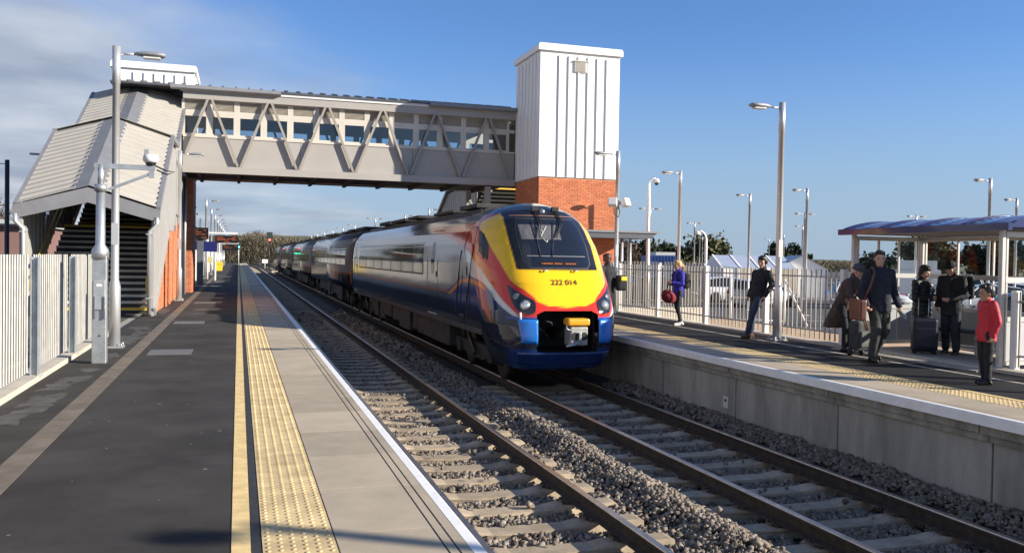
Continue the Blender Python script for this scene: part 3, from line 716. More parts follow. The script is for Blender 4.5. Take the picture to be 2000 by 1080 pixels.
        MB().box((min(px+sx*0.08, px+sx*0.02), -0.05, 0), (max(px+sx*0.08, px+sx*0.02), 0.1, 2.5)).build('corner_post', m_stairgrey, t)
    return t
st = stair('covered stairs with cream corrugated roof and grey cladding, by left fence', -3.54, 23.65, -1)
wn_ = MB()
w0 = MB()
for (a, b_) in (((27.45, 3.70), (27.52, 4.62)), ((28.35, 4.05), (28.42, 4.95))): pass
# glazing in the side of the lower flight
gl = MB(); gl.add([(1.50, 2.6, 2.15), (1.50, 4.05, 2.95), (1.50, 4.05, 3.9), (1.50, 2.6, 3.1)], [(0,1,2,3)]); gl.build('pane', g_bridge, st)
gl = MB(); gl.add([(-1.50, 2.6, 2.15), (-1.50, 4.05, 2.95), (-1.50, 4.05, 3.9), (-1.50, 2.6, 3.1)], [(0,1,2,3)]); gl.build('pane', g_bridge, st)
# brick wall under the stairs, with pilasters
wl = thing('stair_brick_wall', 'red brick wall with pilasters under the covered stairs', 'wall', (-2.10, 25.2, 0))
def under(y, z):
    return z < np.interp(y+25.2-23.65, [1.5, 4.15, 6.6, 7.0, 11.5], [0.70, 2.22, 2.26, 2.55, 4.45])
cw = MB(); cw.prism([(0, 0), (0, 0.68), (2.6, 2.18), (5.05, 2.22), (5.45, 2.5), (8.4, 3.9), (8.4, 0)], 'x', -0.06, -0.01); cw.build('core', m_mortar, wl)
bricks(0.02, 8.4, 0.0, 4.4, -0.01, axis='x', inside=under, sgn=1).build('brickwork', m_brick, wl, kind='stuff')
for y0 in (2.45, 3.75): 
    bb = bricks(y0, y0+0.44, 0.0, 2.1, 0.06, axis='x', sgn=1); bb.build('pilaster', m_brick, wl, kind='stuff')
# far platform stairs (seen under the bridge deck) descend away from the camera
st2 = stair('covered stairs of the far platform, half hidden beyond the train roof', 11.9, 48.9, 1)
for y in (38.6, 40.4, 42.2):
    pass
# dark steel portal beyond the stairs carrying the bridge over the near platform
pt = thing('bridge_portal', 'dark steel columns carrying the footbridge over near platform', 'portal', (-2.2, 35.6, 0))
m_dsteel = mat('dark_brown_steel', (0.045, 0.032, 0.034), 0.6, var=0.15, vscale=3)
for yy in (-1.2, 1.3): MB().cbox((-0.02, yy, 2.27), (0.3, 0.3, 4.54)).build('column', m_dsteel, pt)
MB().box((-0.3, -0.9, 2.0), (0.12, 1.0, 4.53)).build('wall_panel', m_dsteel, pt)
MB().tube([(0.20, 0.6, 0), (0.20, 0.6, 4.5)], 0.045, 10).build('downpipe', m_silver, pt)
# ================================================================== TRAIN
TC = 6.13
_zY = [-.56,-.5,-.23,.1,.57,.64,1.14,1.39,1.88,2.44,2.62,2.74,2.82,2.86]; _Yp = [16.05,15.94,15.80,15.76,15.80,15.83,16.06,16.28,16.62,17.14,17.42,17.75,18.15,18.7]
_zW = [-.56,-.3,0,.3,1.5,1.9,2.2,2.4,2.55,2.68,2.78,2.84,2.86]; _W = [1.07,1.22,1.33,1.375,1.375,1.34,1.265,1.13,.97,.76,.50,.25,.06]
_zD = [-.56,.2,1.1,2.0,2.5,2.86]; _Dp = [1.25,1.5,1.75,1.6,1.3,.6]
_zP = [-.56,.6,1.4,2.0,2.86]; _Pp = [4.2,4.2,3.6,3.0,2.4]
def nose_slice(z, n=56):
    Y0 = np.interp(z,_zY,_Yp); W = np.interp(z,_zW,_W); D = np.interp(z,_zD,_Dp); p = np.interp(z,_zP,_Pp)
    t = np.linspace(0, math.pi/2, n)
    return W*np.sin(t)**(2/p), Y0+D*(1-np.cos(t))
_cache = {}
def nose_point(q, z, off=0.0):
    """surface point at horizontal arc length q from the centre line (sign = side), pushed out by off"""
    key = round(z, 4)
    if key not in _cache:
        dx, Y = nose_slice(z, 160); ext = np.arange(Y[-1]+0.1, 60, 0.5)
        dx = np.concatenate([dx, np.full(len(ext), dx[-1])]); Y = np.concatenate([Y, ext])
        _cache[key] = (np.concatenate([[0], np.cumsum(np.hypot(np.diff(dx), np.diff(Y)))]), dx, Y)
    qq, dx, Y = _cache[key]; a = abs(q); s = -1 if q < 0 else 1
    p = Vector((s*np.interp(a, qq, dx), np.interp(a, qq, Y), z))
    if off:
        e = 0.02
        p1 = nose_point(q+e, z); p0 = nose_point(q-e, z); u = nose_point(q, z+e); d = nose_point(q, z-e)
        n = (p1-p0).cross(u-d); n.normalize(); p = p + n*off
    return p
def sdf_band(v, edge, w=0.012): return max(0.0, min(1.0, 0.5+(v-edge)/(2*w)))
def mixc_(a, b, f): return tuple(a[i]*(1-f)+b[i]*f for i in range(3))
C_SIL = (0.245, 0.232, 0.228); C_NAVY = (0.013, 0.016, 0.025); C_RED = (0.62, 0.035, 0.022); C_DRED = (0.50, 0.075, 0.04); C_OR = (0.85, 0.25, 0.015); C_WH = (0.66, 0.63, 0.58)
C_BLUE = (0.018, 0.045, 0.16); C_YEL = (0.95, 0.54, 0.012); C_BLK = (0.012, 0.013, 0.016); C_ROOF = (0.062, 0.066, 0.076); C_BLUE2 = (0.015, 0.075, 0.33); C_LINE = (0.40, 0.10, 0.05)
I = lambda x, pts: np.interp(x, [p[0] for p in pts], [p[1] for p in pts])
RS = [(1.44, .84), (1.63, 1.02), (1.83, 1.18), (2.06, 1.40), (2.3, 1.54), (2.62, 1.72), (3.05, 1.82), (3.98, 2.0), (5.35, 2.18), (6.75, 2.30)]
WB = [(.95, .46), (1.13, .5), (1.36, .62), (1.62, .78), (1.71, .92), (1.97, 1.06), (2.24, 1.14), (2.7, 1.2), (2.85, 1.22)]
BT = [(1.71, .94), (1.97, 1.06), (2.24, 1.14), (2.85, 1.20), (3.75, 1.18), (4.49, .98), (5.1, .84)]
YB_ = [(.66, 0.0), (.70, .40), (.78, .60), (.86, .66), (1.02, .86), (1.06, .95), (1.18, 1.10), (1.48, 1.24), (1.88, 1.50), (2.12, 1.64), (2.24, 1.80), (2.36, 1.78), (2.46, 1.5), (2.54, 1.06)]
MK = [(1.385, .86), (1.40, .90), (1.44, .905), (1.62, .92), (1.92, .95), (2.22, .95), (2.46, .97), (2.58, 1.04)]
def livery(q, z):
    a = abs(q)
    c = mixc_(C_NAVY, C_SIL, sdf_band(z, 0.82, 0.010))
    if a > 5.0: c = mixc_(c, C_LINE, sdf_band(z, 0.775)*(1-sdf_band(z, 0.82)))
    # lower navy turning blue towards the nose, blue arch over the cab door
    if a < 5.2:
        c = mixc_(C_BLUE, c, sdf_band(z, max(I(a, BT), 0.84), 0.012))
        c = mixc_(c, C_NAVY, 1-sdf_band(z, 0.62, 0.25)) if z < 0.9 else c
        if 2.0 < a < 5.1:
            t = I(a, BT); c = mixc_(c, C_OR, 0.75*sdf_band(z, t-0.13)*(1-sdf_band(z, t-0.04)))
    if 0.9 < a < 2.9:
        wb = I(a, WB); rs = I(a, RS) if a > 1.44 else 0.84-(1.44-a)*0.6
        c = mixc_(c, C_WH, sdf_band(z, wb)*(1-sdf_band(z, rs)))
    if a < 6.75:
        rs = I(a, RS) if a > 1.44 else 0.84-(1.44-a)*0.78
        f = min(1.0, max(0.0, (a-1.5)/1.6)); cr_ = mixc_(C_RED, C_DRED, f)
        if a < 2.4:
            fo = min(1.0, max(0.0, (a-1.35)/0.75)); top = 1.2+(a-1.21)*0.52
            if z < top: cr_ = mixc_(C_RED, C_OR, fo)
        c = mixc_(c, cr_, sdf_band(z, max(rs, 0.47)) if a < 1.44 else sdf_band(z, rs))
    if a < 1.15 and z < 1.1: c = mixc_(c, C_RED, sdf_band(z, max(0.475, 0.5+(a-0.95)*0.6)))
    if a < 1.3: c = mixc_(c, C_BLUE2, (1-sdf_band(z, 0.475))*sdf_band(z, 0.435))
    if z > 0.60 and z < 2.6:
        yb = np.interp(z, [p[0] for p in YB_], [p[1] for p in YB_])
        if z > 0.655: c = mixc_(C_YEL, c, sdf_band(a, yb, 0.012))
    if z > 2.36: c = mixc_(c, C_ROOF, sdf_band(z, 2.37) if a > 1.8 else sdf_band(z, 2.54, 0.02)) if a > 1.08 else c
    if z > 1.37:
        mk = np.interp(z, [p[0] for p in MK], [p[1] for p in MK]); c = mixc_(C_BLK, c, max(sdf_band(a, mk), 1-sdf_band(z, 1.385)))
    if z > 2.56: c = mixc_(c, C_ROOF if a > 2.2 else C_BLK, sdf_band(z, 2.575, 0.01))
    if z < 0.43: c = mixc_(c, C_BLUE, 0.35*(1-min(1, a/1.9)))
    if z < -0.13: c = mixc_(c, (0.01, 0.05, 0.20), (1-sdf_band(z, -0.15))*max(0, 1-max(0, a-0.9)/0.5))
    return c
def paint_mat(name, rough, metal=0.0, coat=0.5, dirt=0.25):
    m = bpy.data.materials.new(name); m.use_nodes = True; nt = m.node_tree; b = nt.nodes['Principled BSDF']; N = nt.nodes.new; L = nt.links.new
    at = N('ShaderNodeAttribute'); at.attribute_name = 'livery'
    geo = N('ShaderNodeNewGeometry'); mp = N('ShaderNodeMapping'); mp.inputs['Scale'].default_value = (3.0, 3.0, 0.45); L(geo.outputs['Position'], mp.inputs[0])
    n = N('ShaderNodeTexNoise'); n.inputs['Scale'].default_value = 3.0; n.inputs['Detail'].default_value = 7; n.inputs['Roughness'].default_value = 0.7; L(mp.outputs[0], n.inputs['Vector'])
    r = N('ShaderNodeMapRange'); r.inputs['From Min'].default_value = 0.42; r.inputs['From Max'].default_value = 0.75; r.inputs['To Max'].default_value = dirt; L(n.outputs['Fac'], r.inputs['Value'])
    mx = N('ShaderNodeMix'); mx.data_type = 'RGBA'; mx.inputs['B'].default_value = (0.13, 0.095, 0.065, 1); L(at.outputs['Color'], mx.inputs['A']); L(r.outputs[0], mx.inputs['Factor'])
    L(mx.outputs['Result'], b.inputs['Base Color'])
    rr = N('ShaderNodeMapRange'); rr.inputs['To Min'].default_value = rough*0.7; rr.inputs['To Max'].default_value = rough*1.6; L(n.outputs['Fac'], rr.inputs['Value']); L(rr.outputs[0], b.inputs['Roughness'])
    b.inputs['Specular IOR Level'].default_value = 0.35; b.inputs['Metallic'].default_value = metal; b.inputs['Coat Weight'].default_value = coat; b.inputs['Coat Roughness'].default_value = 0.06
    # panels are never perfectly flat: a slow wobble in the reflections
    nb = N('ShaderNodeTexNoise'); nb.inputs['Scale'].default_value = 1.6; nb.inputs['Detail'].default_value = 2; L(geo.outputs['Position'], nb.inputs['Vector'])
    bp = N('ShaderNodeBump'); bp.inputs['Strength'].default_value = 0.12; bp.inputs['Distance'].default_value = 0.02; L(nb.outputs['Fac'], bp.inputs['Height']); L(bp.outputs[0], b.inputs['Normal']); L(bp.outputs[0], b.inputs['Coat Normal'])
    MATS[name] = m
    return m
m_paint = paint_mat('train_paint', 0.085, 0.0, 0.28, 0.11)
m_glassdk = mat('train_window_glass', (0.016, 0.019, 0.022), 0.06, spec=0.25, coat=0.0, var=0.3, vscale=2)
m_black = mat('black_rubber', (0.012, 0.012, 0.013), 0.6)
m_bogie = mat('bogie_grime', (0.022, 0.020, 0.018), 0.85, var=0.4, vscale=6, bump=0.3, bscale=30)
m_wheel = mat('wheel_steel', (0.07, 0.06, 0.052), 0.55, 0.6, var=0.3, vscale=8)
m_under_t = mat('underframe_grey', (0.035, 0.034, 0.033), 0.75, var=0.35, vscale=3, bump=0.15, bscale=20)
CL = 22.6; GAP = 0.5; CAR1_END = 38.2
tr = thing('passenger_train', 'yellow fronted silver and navy passenger train at the far platform', 'train', (TC, 0, 0))

def set_livery(me, cols):
    a = me.color_attributes.new('livery', 'FLOAT_COLOR', 'POINT')
    a.data.foreach_set('color', np.array([(*c, 1) for c in cols], dtype=np.float32).ravel())
# --- leading carriage shell with the nose
zs = np.concatenate([np.arange(-0.56, 2.50, 0.02), np.arange(2.50, 2.80, 0.015), np.arange(2.80, 2.86, 0.006), [2.86]])
NF = 64
ext = np.concatenate([np.linspace(0, 1, 100), 1+np.linspace(0, 1, 8)[1:]])          # side: 100 fine columns then 7 coarse
V = []; COLS = []; Fc = []; ncol = 2*(NF+len(ext)-1)-1; half = NF+len(ext)-1
grid_q = np.zeros((len(zs), ncol))
for i, z in enumerate(zs):
    dx, Y = nose_slice(z, NF); y1 = Y[-1]
    yend = CAR1_END if z > 0.115 else max(y1+0.02, 17.0+0.25*max(0, min(1, (0.12-z)/0.3))*(-1))
    ymid = min(24.0, yend)
    Ye = np.where(ext <= 1, y1+(ymid-y1)*ext, ymid+(yend-ymid)*(ext-1))[1:]
    X = np.concatenate([dx, np.full(len(Ye), dx[-1])]); YY = np.concatenate([Y, Ye])
    q = np.concatenate([[0], np.cumsum(np.hypot(np.diff(X), np.diff(YY)))])
    row = [(-X[k], YY[k], -q[k]) for k in range(half-1, 0, -1)] + [(X[k], YY[k], q[k]) for k in range(half)]
    for j, (x, y, qq) in enumerate(row): V.append((x, y, z)); COLS.append(livery(qq, z)); grid_q[i, j] = qq
for i in range(len(zs)-1):
    for j in range(ncol-1):
        qm = (grid_q[i, j]+grid_q[i, j+1])/2; zm = (zs[i]+zs[i+1])/2
        if abs(qm) < 0.62 and -0.20 < zm < 0.60-0.06*max(0, (abs(qm)-0.5)/0.12): continue         # the coupler opening
        k = i*ncol+j
        if zm < 0.115 and (V[k][1] > 17.4 or V[k+1][1] > 17.4): continue
        Fc.append((k, k+1, k+ncol+1, k+ncol))
me = bpy.data.meshes.new('carriage'); me.from_pydata(V, [], Fc); me.polygons.foreach_set('use_smooth', [True]*len(Fc)); me.materials.append(m_paint); set_livery(me, COLS); me.update()
car1 = link('carriage', me, tr, label='leading carriage with sloping yellow nose')
MB().box((-1.3, 17.3, 0.10), (1.3, CAR1_END-0.05, 0.16)).build('floor', m_under_t, car1)
MB().add([(-1.37, CAR1_END, 0.12), (1.37, CAR1_END, 0.12), (1.37, CAR1_END, 1.5), (1.26, CAR1_END, 2.2), (0.97, CAR1_END, 2.55), (0.5, CAR1_END, 2.78), (0, CAR1_END, 2.86), (-0.5, CAR1_END, 2.78), (-0.97, CAR1_END, 2.55), (-1.26, CAR1_END, 2.2), (-1.37, CAR1_END, 1.5)], [tuple(range(11))]).build('end_wall', m_black, car1)

# --- patches that lie on the nose surface
def patch(name, m, parent, rows, off, ncols=24, thick=0.0, **k):
    """rows: list of (z, qleft, qright)"""
    P = [[nose_point(ql+(qr-ql)*j/ncols, z, off) for j in range(ncols+1)] for (z, ql, qr) in rows]
    return MB().grid(P).build(name, m, parent, **k)
def zrange(z0, z1, n, fl, fr): return [(z, fl(z), fr(z)) for z in np.linspace(z0, z1, n)]
gl_l = lambda z: np.interp(z, [1.42, 1.47, 1.54, 1.8, 2.08, 2.26, 2.42], [.58, .66, .69, .72, .72, .70, .63])
m_wind = mat('windscreen_glass', (0.012, 0.014, 0.018), 0.04, spec=0.7, coat=0.8)
m_frame = mat('windscreen_surround', (0.035, 0.036, 0.04), 0.5, var=0.25, vscale=15)
patch('windscreen_surround', m_frame, tr, zrange(1.40, 2.45, 24, lambda z: -gl_l(z)-0.035, lambda z: gl_l(z)+0.035), 0.004)
ws = patch('windscreen', m_wind, tr, zrange(1.435, 2.415, 24, lambda z: -gl_l(z)+0.005, lambda z: gl_l(z)-0.005), 0.010)
patch('blind', mat('cab_blind', (0.10, 0.10, 0.105), 0.6, var=0.3, vscale=5, stretch=(6, 1, 1)), ws, zrange(1.99, 2.30, 6, lambda z: -0.66, lambda z: 0.18), 0.0125)
patch('dash_line', mat('dash_grey', (0.22, 0.22, 0.23), 0.5), ws, zrange(1.648, 1.662, 3, lambda z: -0.63, lambda z: 0.62), 0.013)
m_led = mat('led_orange', (0.5, 0.12, 0.02), 0.5, emit=((1.0, 0.30, 0.05), 0.12))
dd = patch('destination_display', mat('display_black', (0.006, 0.006, 0.007), 0.4), ws, zrange(1.475, 1.54, 4, lambda z: -0.44+(1.54-z)*-0.0, lambda z: 0.42), 0.014)
for k in range(22):
    if k in (7, 13, 14): continue
    q0 = -0.36+0.033*k; MB().grid([[nose_point(q0+dq, z, 0.017) for dq in (0, 0.017)] for z in (1.492, 1.515)], False).build('lit_letter', m_led, dd)
m_reflection = mat('pale_reflection', (0.62, 0.62, 0.60), 0.5)  # windscreen reflection modelled as thin pale bars on the glass
for (a, b_) in (((-0.27, 2.25), (-0.18, 2.14)), ((-0.08, 2.26), (-0.18, 2.14)), ((-0.18, 2.14), (-0.26, 2.04)), ((-0.26, 2.04), (-0.16, 1.93)), ((-0.16, 1.93), (-0.13, 1.98))):
    MB().tube([nose_point(*a, 0.02), nose_point(*b_, 0.02)], 0.008, 5).build('glass_reflection', m_reflection, ws)
patch('panel_gap', mat('copper_line', (0.42, 0.22, 0.15), 0.5), tr, [(z, -0.80, 0.80) for z in (2.496, 2.508)], 0.004)
# wipers: two parked pairs hung from the roof, blades across the glass
for (q0, q1, zb) in ((-0.20, -0.36, 1.64), (0.26, -0.12, 1.64)):
    w = thing('tmp', 'x', 'x'); bpy.data.objects.remove(w)
    a0 = nose_point(q0, 2.64, 0.05); a1 = nose_point(q0-0.03, 2.30, 0.06); a2 = nose_point(q0-0.04+(q1-q0)*0.4, 2.02, 0.05)
    wo = MB().tube([a0, a1, a2], 0.012, 6).build('wiper', m_black, tr)
    MB().tube([nose_point(q0+0.05, 2.64, 0.05), nose_point(q0+0.02, 2.30, 0.06), a2], 0.010, 6).build('wiper_link', m_black, wo)
    MB().tube([nose_point(q0-0.16, 2.36, 0.03), nose_point((q0-0.16+q1)/2, 2.0, 0.03), nose_point(q1, zb, 0.03)], 0.009, 5).build('wiper_blade', m_black, wo)
    MB().cbox(nose_point(q0+0.02, 2.62, 0.03), (0.14, 0.10, 0.12)).build('wiper_motor', m_black, wo)
# roof headlight
p = nose_point(-0.04, 2.585, 0.0)
hlm = MB().lathe([(0.0, -0.045), (0.055, -0.04), (0.075, -0.02), (0.08, 0.03)], (p.x, p.y, p.z), 16, axis='y'); hlm.build('roof_lamp', mat('lamp_lens_dim', (0.10, 0.11, 0.12), 0.15, spec=0.8), tr)
# headlights
HL = [(0.535, .74, .80), (0.56, .685, .95), (0.60, .66, 1.01), (0.66, .645, 1.06), (0.74, .64, 1.11), (0.80, .67, 1.135), (0.86, .79, 1.15), (0.92, .90, 1.17), (0.98, 1.02, 1.18), (1.04, 1.11, 1.195), (1.08, 1.165, 1.20)]
m_hlb = mat('headlight_housing', (0.012, 0.013, 0.015), 0.12, spec=0.7, coat=0.5)
m_lens = mat('headlight_lens', (0.75, 0.74, 0.70), 0.10, 0.75)
m_lens2 = mat('headlight_ring', (0.16, 0.165, 0.17), 0.2, 0.5)
for s in (-1, 1):
    h = patch('headlight', m_hlb, tr, [(z, s*a, s*b_) for (z, a, b_) in HL] if s > 0 else [(z, -b_, -a) for (z, a, b_) in HL], 0.012, 12)
    for (q, z, r, mm) in ((0.845, 0.70, 0.112, m_lens2), (0.845, 0.70, 0.092, m_lens), (1.005, 0.86, 0.075, m_lens2)):
        p = nose_point(s*q, z, 0.010 if mm is m_lens2 else 0.016)
        n = (nose_point(s*q, z, 0.1)-nose_point(s*q, z)).normalized(); n = (n+Vector((0, -0.6, 0))).normalized()
        M = n.to_track_quat('Z', 'Y').to_matrix()
        L_ = MB(); L_.lathe([(r, -0.01), (r*0.96, 0.008), (r*0.6, 0.013 if mm is m_lens2 else 0.03), (0.0, 0.014 if mm is m_lens2 else 0.036)], (0, 0, 0), 18)
        L_.v = [tuple(M @ Vector(v)+p) for v in L_.v]; L_.build('lens', mm, h)
# coupler opening: dark recess, side flaps, bumper, coupler
cav = MB(); cav.box((-0.64, 16.0, -0.24), (-0.60, 17.0, 0.62)); cav.box((0.60, 16.0, -0.24), (0.64, 17.0, 0.62)); cav.box((-0.64, 16.95, -0.24), (0.64, 17.0, 0.62)); cav.box((-0.64, 15.9, 0.60), (0.64, 17.0, 0.64)); cav.box((-0.64, 15.86, -0.25), (0.64, 17.0, -0.20))
cav.build('coupler_recess', m_black, tr)
m_flapb = mat('bright_blue_paint', (0.018, 0.19, 0.66), 0.3, coat=0.5, var=0.08, vscale=8)
for s in (-1, 1):
    rows = [(z, (s*0.625), s*np.interp(z, [-0.02, 0.05, 0.42], [0.90, 0.93, 0.995])) for z in np.linspace(-0.02, 0.43, 8)]
    fo = patch('coupler_flap', m_flapb, tr, [(z, min(a, b_), max(a, b_)) for (z, a, b_) in rows], 0.03, 8)
    q = fo.modifiers.new('t', 'SOLIDIFY'); q.thickness = 0.035; q.offset = -1
MB().tube([nose_point(-0.95, 0.40, 0.03), nose_point(-0.95, 0.56, 0.04)], 0.024, 8).build('lever', mat('lever_grey', (0.55, 0.57, 0.62), 0.4), tr)
MB().lathe([(0.018, -0.03), (0.018, 0.006)], nose_point(-0.70, 0.35, 0.03), 10, axis='y').build('flap_hole', m_black, tr)
bump = patch('bumper', mat('dark_blue_paint', (0.008, 0.028, 0.11), 0.25, coat=0.6, var=0.15, vscale=6), tr, zrange(-0.44, -0.20, 8, lambda z: -1.0, lambda z: 1.0), 0.016, 40)
q = bump.modifiers.new('t', 'SOLIDIFY'); q.thickness = 0.025; q.offset = -1
patch('bumper_edge_strip', m_black, tr, [(z, -0.62, -0.59) for z in np.linspace(-0.45, -0.19, 6)], 0.019, 2)  # narrow black strips down the bumper, one each side
patch('bumper_edge_strip', m_black, tr, [(z, 0.59, 0.62) for z in np.linspace(-0.45, -0.19, 6)], 0.019, 2)
cp = MB(); cp.cbox((0.13, 15.70, 0.13), (0.36, 0.34, 0.36), bev=0.025); cpo = cp.build('coupler', mat('coupler_grey', (0.36, 0.35, 0.33), 0.55, 0.3, var=0.2, vscale=12), tr)
MB().tube([(0.13, 15.85, 0.12), (0.05, 16.9, 0.10)], 0.11, 12).build('coupler_shank', m_bogie, cpo)
for dx_ in (-0.085, 0.09): MB().lathe([(0.078, -0.012), (0.078, 0.0), (0.0, 0.0)], (0.13+dx_, 15.528, 0.13), 16, axis='y').build('coupler_cone', m_black, cpo)
MB().cbox((0.13, 15.50, 0.13), (0.05, 0.06, 0.15), bev=0.01).build('hook', m_galv, cpo)
MB().tube([(0.12, 15.5, 0.04), (0.0, 15.48, -0.03), (-0.16, 15.47, -0.05)], 0.022, 8).build('release_arm', m_galv, cpo)
MB().cbox((0.12, 15.66, 0.40), (0.46, 0.30, 0.14), bev=0.04).build('coupler_cover', mat('orange_cover', (0.80, 0.36, 0.02), 0.4, coat=0.3), cpo)
MB().tube([(-0.13, 15.55, 0.36), (-0.13, 15.52, 0.27), (-0.02, 15.52, 0.24)], 0.009, 6).build('hose', m_galv, cpo)
for (x0, z0, x1, z1) in ((-0.5, 0.25, -0.3, -0.05), (-0.45, 0.4, -0.2, 0.3), (0.45, 0.5, 0.42, -0.1), (0.2, -0.05, 0.5, -0.18)):
    MB().tube([(x0, 16.2, z0), ((x0+x1)/2+0.06, 16.0, (z0+z1)/2), (x1, 16.2, z1)], 0.022, 6).build('hose', m_bogie, tr)
# yellow nose furniture
for qh in (-0.34, 0.30):
    p = nose_point(qh, 1.36, 0.02); MB().tube([p+Vector((-0.035, 0, 0.02)), p+Vector((-0.03, -0.05, 0)), p+Vector((0.03, -0.05, 0)), p+Vector((0.035, 0, 0.02))], 0.013, 6).build('grab_handle', m_galv, tr)
# number
m_num = mat('number_black', (0.012, 0.012, 0.012), 0.5)
pn = nose_point(0.0, 1.14, 0.01); up = (nose_point(0, 1.24)-nose_point(0, 1.04)).normalized(); rt = Vector((1, 0, 0)); nn = rt.cross(up)
Mn = Matrix(((rt.x, up.x, nn.x, pn.x), (rt.y, up.y, nn.y, pn.y), (rt.z, up.z, nn.z, pn.z), (0, 0, 0, 1)))
fn1 = text_mesh('fleet_number', '222 014', 0.168, m_num, tr, Mn); fn1['kind'] = 'stuff'
# cab side window, doors, handrails (left and right)
for s in (-1, 1):
    rows = [(1.57, 1.64, 1.69), (1.66, 1.60, 1.86), (1.74, 1.57, 1.98), (1.88, 1.52, 1.93), (2.0, 1.57, 1.88), (2.12, 1.66, 1.84), (2.18, 1.73, 1.80)]
    cw_ = patch('cab_window', m_glassdk, tr, [(z, s*a, s*b_) if s > 0 else (z, -b_, -a) for (z, a, b_) in rows], 0.006, 8)
    MB().tube([nose_point(s*1.80, 1.60, 0.01), nose_point(s*1.62, 2.10, 0.01)], 0.012, 5).build('window_bar', m_black, cw_)
    def side(y, z, off=0.004): return Vector((s*(np.interp(z, _zW, _W)+off), y, z))
    def outline(name, pts, r=0.007, parent=tr, m=m_black): return MB().tube([side(y, z) for (y, z) in pts], r, 5, smooth=False).build(name, m, parent)
    # cab door
    d = outline('cab_door', [(18.95, 0.55), (18.80, 1.2), (18.72, 1.9), (18.62, 2.18), (18.45, 2.27), (18.15, 2.27), (17.98, 2.18), (17.95, 1.9), (18.1, 0.9), (18.2, 0.45)])
    for (pts) in ([(18.98, 1.76), (19.12, 1.2), (19.28, 0.75), (19.32, 0.35)], [(17.98, 1.76), (18.15, 1.2), (18.35, 0.75), (18.38, 0.25)]): outline('handrail', pts, 0.018, d)
    outline('step_plate', [(18.95, 0.32), (18.55, 0.32)], 0.03, d); outline('handle', [(18.42, 1.40), (18.40, 1.22)], 0.014, d)
    # passenger doors, two leaves of plug door
    for (ya, yb) in ((21.35, 22.55), (36.75, 37.75)):
        d = outline('passenger_door', [(ya, 0.22), (ya-0.02, 1.5), (ya-0.02, 2.28), (yb-0.02, 2.28), (yb, 1.5), (yb, 0.22)])
        wv = MB().grid([[side(ya+0.42+dy*(0.36 if 0.05 < t < 0.95 else 0.22)+(0 if 0.05 < t < 0.95 else 0.07), 1.18+0.80*t, 0.006) for dy in (0, 0.33, 0.66, 1)] for t in (0, 0.05, 0.2, 0.4, 0.6, 0.8, 0.95, 1)]); wv.build('door_window', m_glassdk, d)
        outline('door_button', [(ya+0.12, 1.25), (ya+0.12, 1.12)], 0.018, d); outline('door_step', [(ya+0.1, 0.17), (yb-0.1, 0.17)], 0.02, d, m_galv)
    # window band
    yw = [23.15, 24.55, 26.45, 28.35, 30.25, 32.15, 34.05, 36.2]
    for k in range(7):
        w = MB().grid([[side(yw[k]+0.045+dy*(yw[k+1]-yw[k]-0.09), z, 0.005) for dy in (0, 0.5, 1)] for z in (1.17, 1.45, 1.7, 1.95)]); w.build('window', m_glassdk, car1)
    MB().grid([[side(y, z, 0.002) for y in (23.1, 36.25)] for z in (1.13, 1.5, 1.99)]).build('window_band', m_black, car1)
# roof pods and ribs
def roof_kit(parent, y0, y1, seed):
    r = random.Random(seed); y = y0
    while y < y1-1.5:
        L = r.uniform(1.2, 3.2); h = r.uniform(0.04, 0.10)
        b = MB(); b.cbox((0.0, y+L/2, 2.86+h/2-0.02), (r.uniform(1.1, 1.5), L, h+0.04), bev=0.02); b.build('roof_pod', m_under_t, parent); y += L+r.uniform(0.3, 1.6)
    for sx in (-1, 1):
        for (x, z) in ((0.62, 2.745), (0.86, 2.63)):
            MB().box((sx*x-0.012, y0-0.5, z-0.02), (sx*x+0.012, y1, z+0.025)).build('roof_rail', m_under_t, parent)
roof_kit(car1, 20.5, 37.8, 3)

# --- underfloor and bogies
def bogie(parent, y):
    o = bpy.data.objects.new('bogie', MB().cbox((0, 0, -0.36), (0.1, 0.1, 0.1)).mesh('bogie_pin', m_bogie)); COL.objects.link(o); o.parent = parent; o.location = (0, y, 0)
    f = MB()
    for s in (-1, 1):
        f = MB(); f.prism([(-1.75, -0.30), (-1.75, -0.48), (-1.1, -0.48), (-0.7, -0.60), (0.7, -0.60), (1.1, -0.48), (1.75, -0.48), (1.75, -0.30), (0.9, -0.26), (-0.9, -0.26)], 'x', s*1.0-0.07, s*1.0+0.07); f.build('bogie_frame', m_bogie, o)
        for dy in (-1.3, 1.3):
            MB().lathe([(0.0, -0.07), (0.36, -0.07), (0.44, -0.06), (0.46, 0.0), (0.43, 0.05), (0.20, 0.06), (0.16, 0.02), (0.0, 0.02)], (s*0.76, dy, -0.475), 24, axis='x').build('wheel', m_wheel, o)
            MB().cbox((s*1.02, dy, -0.46), (0.22, 0.32, 0.26), bev=0.03).build('axle_box', m_bogie, o)
            MB().tube([(s*1.06, dy-0.3, -0.28), (s*1.06, dy-0.3, 0.02)], 0.07, 8).build('spring', m_bogie, o)
        MB().tube([(s*1.15, -0.3, -0.5), (s*1.15, 0.3, -0.05)], 0.045, 8).build('damper', m_wheel, o)
    return o
def underfloor(parent, y0, y1, seed):
    r = random.Random(seed); y = y0
    while y < y1-0.4:
        L = min(r.uniform(0.7, 2.4), y1-y); d = r.uniform(0.52, 0.72)
        MB().cbox((0, y+L/2, 0.10-d/2), (2.52-r.uniform(0, 0.2), L-0.05, d), bev=0.03).build('equipment_box', m_under_t, parent); y += L
bogie(tr, 18.75); bogie(tr, 35.2); underfloor(car1, 20.8, 33.2, 5)
sk = MB()
for s in (-1, 1): MB().box((s*1.33-0.02, 17.2, 0.02), (s*1.33+0.02, CAR1_END-0.3, 0.14)).build('sole_bar', m_under_t, car1)

